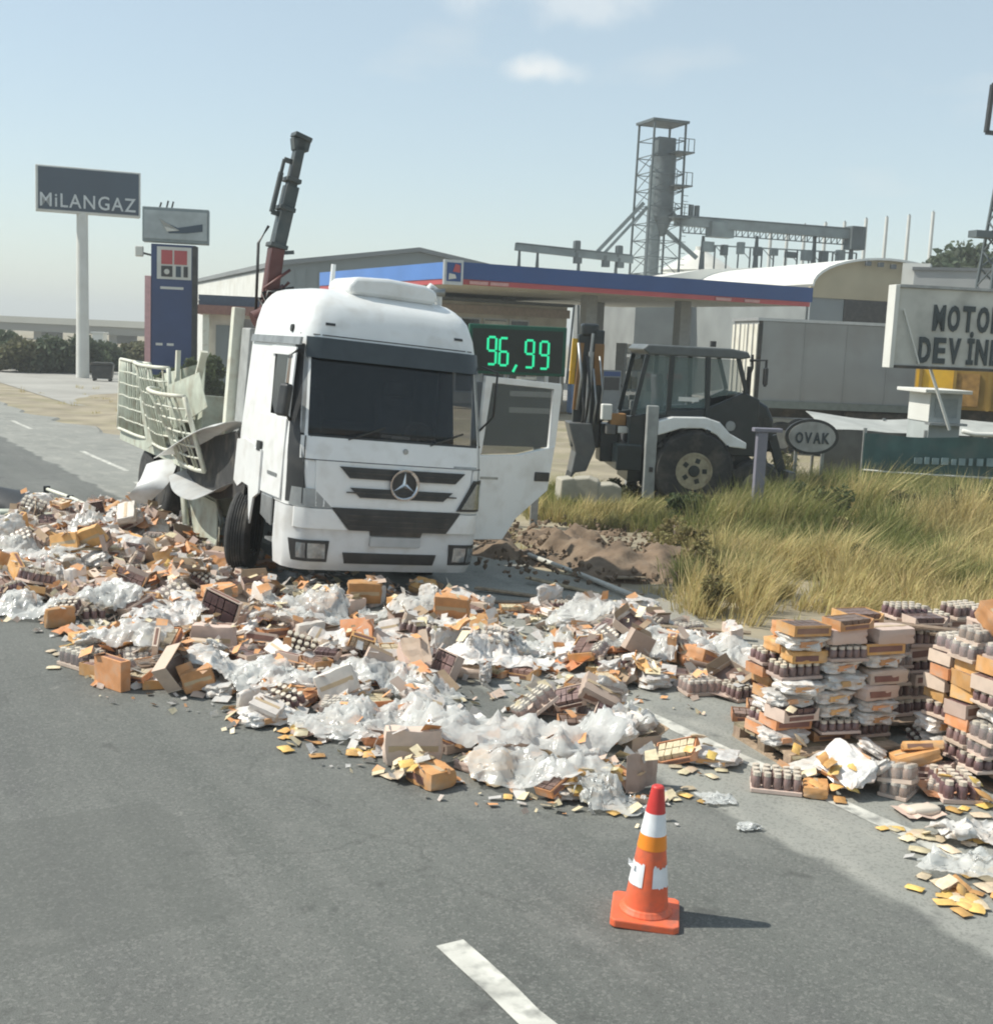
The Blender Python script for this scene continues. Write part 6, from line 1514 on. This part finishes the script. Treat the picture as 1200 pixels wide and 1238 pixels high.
# ---- stacks on the shoulder
NTH = ['bottom', 'second', 'third', 'fourth', 'fifth', 'sixth', 'seventh', 'eighth', 'ninth', 'tenth', 'eleventh', 'twelfth', 'thirteenth']
def stack(c, yaw, nx, ny, layers, kinds, lab, jit=.025, lean=(0,0), z0=.125, sc=1.0, skip=0.0, zf=.8):
    l = max(DIM[k][0] for k in kinds)*sc*1.0; w = max(DIM[k][1] for k in kinds)*sc*1.0
    ux = Vector((math.cos(yaw), math.sin(yaw), 0)); uy = Vector((-math.sin(yaw), math.cos(yaw), 0))
    for i in range(nx):
        for j in range(ny):
            z = z0; top = layers-R5.choice([0,0,0,1,1,2])
            for L_ in range(top):
                k = R5.choice(kinds); p_ = c+ux*((i-(nx-1)/2)*l+u5(-jit,jit)+lean[0]*L_)+uy*((j-(ny-1)/2)*w+u5(-jit,jit)+lean[1]*L_)
                f = zf*u5(.85,1.1); place(k, p_.x, p_.y, yaw+u5(-.14,.14)+(math.pi if R5.random() < .5 else 0), z=z, tilt=.14, sc=sc*u5(.94,1.03), zf=f, zlab='in the %s layer of %s' % (NTH[L_], lab))
                z += DIM[k][2]*sc*f*1.0
def pallet(c, yaw, lab, L_=1.0, W_=.8):
    o = empty('pallet', c, yaw, lab, 'pallet')
    for k in range(5): MB().bb((-L_/2,-W_/2+k*W_/5+.012,.10), (L_/2,-W_/2+(k+1)*W_/5-.012,.122)).build('slat', m_plank, o)
    for x in (-L_/2+.05, 0, L_/2-.05):
        for y in (-W_/2+.06, 0, W_/2-.06): MB().bb((x-.05,y-.05,.022), (x+.05,y+.05,.099)).build('block', m_plank, o)
        MB().bb((x-.05,-W_/2,.0), (x+.05,W_/2,.021)).build('skid', m_plank, o)
    return o
yawS = rad(20)
cA = G(985, 905); pallet(cA, yawS, 'wooden pallet under the leaning stack of orange trays', 1.0, .85)
stack(cA, yawS, 3, 2, 9, ['tray_o','tray_b','tray_k','box_o','jars_n','box_p','tray_o','bundle'], 'the orange tray stack', .055, (.012,.0), sc=.84)
cB = G(1075, 872); pallet(cB, yawS, 'wooden pallet under the dark jar stack', .8, .8)
stack(cB, yawS, 2, 2, 7, ['jars_n','jars_b','jars_n','tray_k'], 'the dark jar stack', .04, (-.006,.0), sc=.84, zf=.9)
cD = G(1140, 850); pallet(cD, yawS, 'wooden pallet under the low jar stack between the jar stacks', .8, .7)
stack(cD, yawS, 2, 2, 6, ['jars_n','jars','jars_n','bundle','tray_k'], 'the low jar stack', .05, (0,0), sc=.84, zf=.9)
cC = G(1235, 930); pallet(cC, yawS, 'wooden pallet under the tall mixed jar stack', 1.2, 1.0)
stack(cC, yawS, 4, 3, 9, ['jars_n','jars_b','jars_n','jars','tray_k','bundle','tray_o'], 'the tall jar stack', .05, (.006,.0), sc=.84, zf=.9)
q = cC+Vector((-.3,-.1,0)); place('box_o', q.x, q.y, yawS, zlab='on top of the tall jar stack', sc=1.0, zf=1)
# collapsed packs leaning round the stacks
for (px_, py_2, k, r_) in ((925,860,'tray_o',0),(935,838,'box_o',0),(948,868,'tray_b',1),(918,905,'box_o',1),(955,925,'jars',0),(1032,935,'bundle2',0),(1035,915,'tray_o',0),(985,940,'bundle',0),(1110,918,'box_o',0),(1010,905,'bundle',0),(1065,905,'jars_b',1),(1140,915,'jars',1),(1160,950,'jars_b',0),(1185,965,'jars',0),(1150,940,'bundle',0),(960,900,'bundle',0),(1195,945,'jars_b',0),(940,890,'sheet_o',0),(905,870,'tray_o',0),(880,835,'box_open',0),(845,838,'jars_b',0),(850,818,'box_o',0)):
    q = G(px_, py_2); place(k, q.x, q.y, yawS+u5(-.5,.5), roll=(math.pi/2 if r_ else 0), sc=u5(.7,.95), maxh=.42, zlab='slumped against the stacks on the shoulder')
for _ in range(46):
    q = G(u5(905,1200), u5(880,965)); place(R5.choice(['jars_n','tray_o','bundle','jars_b','tray_k','box_w','sheet_o','box_o']), q.x, q.y, maxh=.4, zlab='crumbled at the foot of the stacks') if hq(q.x, q.y) < .3 else None
for (px_, py_2, k) in ((690,870,'tray_k'),(665,862,'jars_b'),(720,872,'box_k'),(700,885,'tray_o'),(745,905,'bundle2'),(650,868,'jars_b'),(735,880,'tray_k'),(860,922,'bundle'),(820,920,'tray_b'),(1110,985,'sheet_k')):
    q = G(px_, py_2); place(k, q.x, q.y, u5(-.4,.4), zlab='loose on the asphalt between the heap and stacks')
# sachets in burst clusters
CL = [(720,955,.45,26,'sach_y'),(700,970,.25,14,'sach_y'),(100,795,.45,16,'sach_p'),(490,942,.3,12,'sach_p'),(360,890,.3,10,'sach_y'),(430,910,.3,10,'sach_y'),(1160,1085,.28,26,'sach_y'),(1120,1015,.35,18,'sach_p'),(1180,1010,.25,12,'sach_y'),(800,960,.4,12,'sach_p'),(830,925,.35,10,'sach_p'),(240,700,.5,8,'sach_y'),(600,950,.3,8,'sach_p'),(1010,960,.2,9,'sach_y'),(1075,1005,.12,4,'sach_y'),(960,930,.3,8,'sach_p'),(1180,975,.3,8,'sach_y'),(1190,1060,.2,6,'sach_p')]
ZN = ['heaped nearest the cone','beside the pile nearest the cone','spilled at the lane end of the heap','under the upright carton at the heap edge','beside the low open carton','in front of the white film','in the loose patch across the edge line','near the single white tub','scattered past the tall jar stack','between the cone and the edge line','beside the loose bundle on the edge line','beside the lorry wheel','under the large white film','in front of the leaning stack','alone on the edge line','under the slumped cartons','at the foot of the tall jar stack','beside the loose yellow patch']
for (c_, zn) in zip(CL, ZN):
    px_, py_2, rr, n, k = c_; q = G(px_, py_2)
    for _ in range(n):
        a = u5(0,6.28); d = abs(R5.gauss(0,.55))*rr; place(k if R5.random() < .75 else ('sach_p' if k == 'sach_y' else 'sach_y'), q.x+math.cos(a)*d, q.y+math.sin(a)*d, zlab=zn, tilt=.3)
# planks
def plank(px_, py_2, yaw, L_, lab, z=None, tilt=0.0, m_=None, wd=.1):
    q = G(px_, py_2); o = MB().box((0,0,.012), (L_,wd,.024)).build('plank', m_ or m_plank, bevel=.003)
    zz = hq(q.x, q.y) if z is None else z
    o.location = (q.x, q.y, zz+.01); o.rotation_euler = (0, tilt, yaw); tag(o, lab, 'plank'); return o
PL = [(140,690,.35,1.5,'grey plank on the heap below the torn side sheet'),(175,672,.42,1.3,'weathered plank lying over the heap by the mudguards'),(90,708,.15,1.2,'pale plank at the far lane side of the heap'),(205,665,.5,1.1,'dark plank under the torn mudguard'),(150,705,.28,1.6,'long plank crossing the heap near the lane'),
      (640,722,-.3,1.4,'plank in the shadow beside the lorry'),(610,730,-.1,1.1,'dark plank by the lorry corner'),(700,715,-.5,1.5,'pale plank on the edge of the dug earth'),(745,712,-.9,.9,'short pale plank among broken slats'),(765,700,.4,.8,'broken slat pointing at the grass'),(735,700,-.2,1.0,'broken slat on the dug earth'),(850,770,-.2,1.0,'grey plank before the dry grass'),(1085,880,-.5,.8,'grey plank sliding off the leaning stack'),(1060,870,-.45,.9,'pale plank propped on the leaning stack')]
for (a, b, c, d, e) in PL: plank(a, b, c, d, e, tilt=u5(-.08,.08))
q0 = G(625, 668, .02); q1 = G(790, 733, .02)
o = MB().tube([(0,0,0), (q1-q0)*.5+Vector((0,0,.01)), q1-q0], .035, 8).build('steel_pole', mat('pale_pole', (.5,.49,.44), .5, var=.15), None, smooth=True); o.location = q0+Vector((0,0,.03)); tag(o, 'pale steel pole lying along the asphalt edge beside the dug earth', 'pole')
# dark tarpaulin heap + bracketed rail at the far lane
q = G(5, 612); tp = MB().grid(lambda u, v: (-1.6+u*2.6, -.55+v*1.1, .32*math.sin(math.pi*min(1,u*.9+.1))*math.sin(math.pi*v)**.6+.03*NZ.noise(Vector((u*5,v*4,1)))), 26, 12, .012, (0,0,1)).build('black_tarpaulin', mat('tarp_black', (.035,.037,.04), .5, var=.3, scale=3), None, smooth='auto'); tp.location = q+Vector((0,0,.02)); tag(tp, 'dark crumpled tarpaulin on the lane beyond the heap', 'tarpaulin')
q0 = G(55, 612); q1 = G(118, 640); rl = empty('fallen_gate_rail', q0, 0, 'thin fallen gate rail with dark clamps behind the heap', 'rail')
MB().tube([(0,0,.30), (q1-q0)*.5+Vector((0,0,.32)), (q1-q0)+Vector((0,0,.3))], .028, 8).build('rail', m_cream, rl, smooth=True)
for f in (.03,.5,.85): MB().box((q1-q0)*f+Vector((0,0,.30)), (.09,.09,.11)).build('clamp', m_black, rl, bevel=.01)
for f in (.03,.85): MB().bar((q1-q0)*f+Vector((0,0,.0)), (q1-q0)*f+Vector((0,0,.27)), .05, .05).build('stub', m_cream, rl)
q = G(25, 632); ob = MB().tube([(-1.0,0,.12),(-.2,.05,.14),(.5,0,.12),(1.0,-.05,.16)], .06, 8).build('bent_side_rail', m_palegrn, None, smooth=True); ob.location = q; tag(ob, 'bent pale green bed rail lying in front of the tarpaulin', 'rail')
# ---- plastic film draped on what lies there
def blur(A, r):
    B = np.zeros_like(A); n = 0
    for i in range(-r, r+1):
        for j in range(-r, r+1): B += np.roll(np.roll(A, i, 0), j, 1); n += 1
    return B/n
HD = HMAP.copy()
for i in (-1, 0, 1):
    for j in (-1, 0, 1): HD = np.maximum(HD, np.roll(np.roll(HMAP, i, 0), j, 1))
HD = blur(np.minimum(HD, .75), 2); HBIG = blur(np.minimum(HMAP, .75), 8)
def hsm(x, y):
    i = int((x-HX0)/HR); j = int((y-HY0)/HR)
    if not (0 <= i < HNX and 0 <= j < HNY): return 0.0
    return min(HD[i, j], HBIG[i, j]+.13)
def film(px_, py_2, L_, W_, yaw, lab, seed, amp=.10, m_=m_film):
    c = G(px_, py_2); N = 46; M_ = max(8, int(N*W_/L_)); ca, sa = math.cos(yaw), math.sin(yaw); r = random.Random(seed)
    vs = []; fs = []
    for j in range(M_+1):
        for i in range(N+1):
            u = i/N-.5; v = j/M_-.5
            e = 1+.28*NZ.noise(Vector((math.atan2(v, u)*1.3, seed, 0)))
            # squircle outline instead of a rectangle
            k = 1-.18*(abs(u*2)**2*abs(v*2)**2)
            a = u*L_*e*k+.06*NZ.noise(Vector((u*7, v*7, seed))); b = v*W_*e*k+.06*NZ.noise(Vector((u*7, v*7, seed+5)))
            x = c.x+a*ca-b*sa; y = c.y+a*sa+b*ca
            rd = 1-abs(NZ.noise(Vector((a*4+seed, b*4, 1)))*2); rd2 = 1-abs(NZ.noise(Vector((a*10+seed, b*10, 4)))*2)
            ed = min(1, (0.5-abs(u))*7, (.5-abs(v))*7); ed = .25+.75*max(0, ed)
            vs.append((x-c.x, y-c.y, hsm(x, y)+.015+(amp*.95*max(0, rd)**2.6+amp*.36*max(0, rd2)**1.8)*ed))
    for j in range(M_):
        for i in range(N):
            k = j*(N+1)+i; fs.append((k, k+1, k+N+2, k+N+1))
    o = flatmesh('plastic_sheet', vs, fs, m_, True); o.location = c
    tag(o, lab, 'plastic sheet'); return o
film(600, 905, 1.75, .95, -.12, 'large crumpled white plastic sheet spread in front of the heap', 1, .13)
film(650, 950, 1.0, .5, -.25, 'white plastic tail hanging off the large sheet', 2, .10)
FL = [(270,830,.9,.5,-.4,'white sheet draped over the heap corner by the lane'),(330,840,.8,.5,-.3,'white plastic sheet above the low open carton'),(410,890,.9,.4,-.3,'white film folded along the lane edge of the heap'),(470,880,.7,.5,.1,'pale film piled behind the upright carton'),(150,800,.9,.5,-.2,'white sheet over jar packs at the lane corner'),(200,770,.8,.6,.8,'bunched white film beside the upright peach carton'),(135,745,.7,.5,.3,'grey white film on the lane side of the heap'),(40,745,.9,.5,-.2,'white film trailing onto the open lane'),(30,680,1.2,.7,.1,'pale plastic sheet at the far end of the heap'),(70,690,.8,.5,.8,'peaked white film beside the orange cartons'),(115,650,.8,.6,.3,'crumpled pale paper on top of the heap'),(325,698,.9,.45,.4,'torn white sheet propped at the lorry front wheel'),(400,765,1.0,.5,.1,'greenish white film in front of the lorry bumper'),(370,745,.9,.5,-.1,'pale film under the lorry fog lamp'),(480,750,.9,.4,.1,'thin white film ahead of the lorry grille'),(600,810,1.0,.55,.15,'pale crumpled film beside the bare asphalt gap'),(650,790,.7,.5,.5,'pale film folded behind the bare asphalt gap'),(770,800,.8,.5,-.2,'white film among orange trays on the shoulder'),(860,790,1.0,.6,-.5,'white film heaped before the dry grass'),(890,815,.9,.6,-.3,'grey white film next to the leaning stack'),(820,775,.7,.4,-.4,'streaked pale film by the broken slats'),(445,840,.9,.5,0,'grey white film over cartons in the heap middle'),(520,850,.6,.4,.1,'white flattened sheet beside the bare gap'),(745,898,.6,.3,-.1,'white film over the loose bundle'),(1170,1055,.6,.35,0,'thin white film beyond the loose sachets'),(1170,1015,.5,.3,.2,'small white film under loose sachets'),(865,970,.22,.16,.3,'small white scrap on the asphalt beside the cone'),(905,1003,.14,.08,.3,'tiny pale scrap alone on the asphalt'),(740,978,.5,.25,-.1,'pale film under the yellow sachets'),(180,640,.8,.5,.3,'pale film between the heap and the torn side sheet'),(545,775,.6,.4,.2,'white scrap sheet by the upright orange carton'),(700,760,.9,.5,-.2,'pale film over trays beside the dug earth')]
for k, (a, b, c, d, e, lab) in enumerate(FL): film(a, b, c, d, e, lab, 10+k, .05+.05*R5.random() if d > .2 else .03, m_film if k % 5 else m_filmw)
q = G(1115, 985); tb = empty('white_tub', q, .3, 'single pale oval tub lying on the asphalt by the jar stack', 'tub')
rbox(.26, .13, .07, .05, 6, 3, 2.6).build('tub_body', m_cap, tb, smooth='auto'); MB().lathe([(.0001,0),(.03,0),(.03,.03),(.0001,.03)], 12, (.13,0,.03), 'x').build('tub_lid', m_black, tb)
# ---- fine litter
def litter():
    V = []; r = random.Random(9); n = 0
    cols = {0: [], 1: [], 2: [], 3: []}
    while n < 3900:
        x = r.uniform(-9.5, 4.5); y = r.uniform(6.4, 21)
        px_, py_2 = proj((x, y, 0))
        ins = inpoly(px_, py_2, HEAP); t = x*RN.x+y*RN.y
        if not ins:
            if not (py_2 > 620 and px_ > -60): continue
            near = 690 < px_ < 1210 and 800 < py_2 < 1060
            edge = px_ < 860 and 700 < py_2 < 960+0.08*px_ and inpoly(px_-8, py_2-22, HEAP)
            if not ((near and r.random() < .035 and t > 5.0) or (edge and r.random() < .5)): continue
        z = hq(x, y); s = r.uniform(.015, .075)*(1 if ins else .6)
        m = Euler((r.gauss(0,.5), r.gauss(0,.5), r.uniform(0,6.28))).to_matrix(); c = Vector((x, y, z+.012+s*.25))
        q_ = [c+m@Vector((a*s, b*s*r.uniform(.4,1), 0)) for a, b in ((-1,-1),(1,-1),(1,1),(-1,1))]
        q_ = [(v.x, v.y, max(.004, v.z)) for v in q_]
        cols[r.choice([0,0,0,1,2,3])].append(q_); n += 1
    for k, m_ in enumerate((m_filmw, m_kraft, m_orange, m_sachetp)):
        o = quads(['film_scraps','cardboard_scraps','orange_scraps','pale_scraps'][k], np.array(cols[k]), m_); tag(o, kind='stuff')
litter()
for o in PROTO.values():
    for ch in list(o.children): bpy.data.objects.remove(ch)
    bpy.data.objects.remove(o)

# ------------------------------------------------------------------ air
m = bpy.data.materials.new('haze_air'); m.use_nodes = True; n = m.node_tree.nodes; n.remove(n['Principled BSDF'])
pv = n.new('ShaderNodeVolumePrincipled'); pv.inputs['Color'].default_value = (.93,.96,.95,1); pv.inputs['Density'].default_value = .0012; pv.inputs['Anisotropy'].default_value = 0.0
m.node_tree.links.new(pv.outputs[0], n['Material Output'].inputs['Volume'])
hz_ = MB().bb((-2600,-2600,-1.2), (2600,2600,34)).build('haze', m); tag(hz_, kind='stuff')
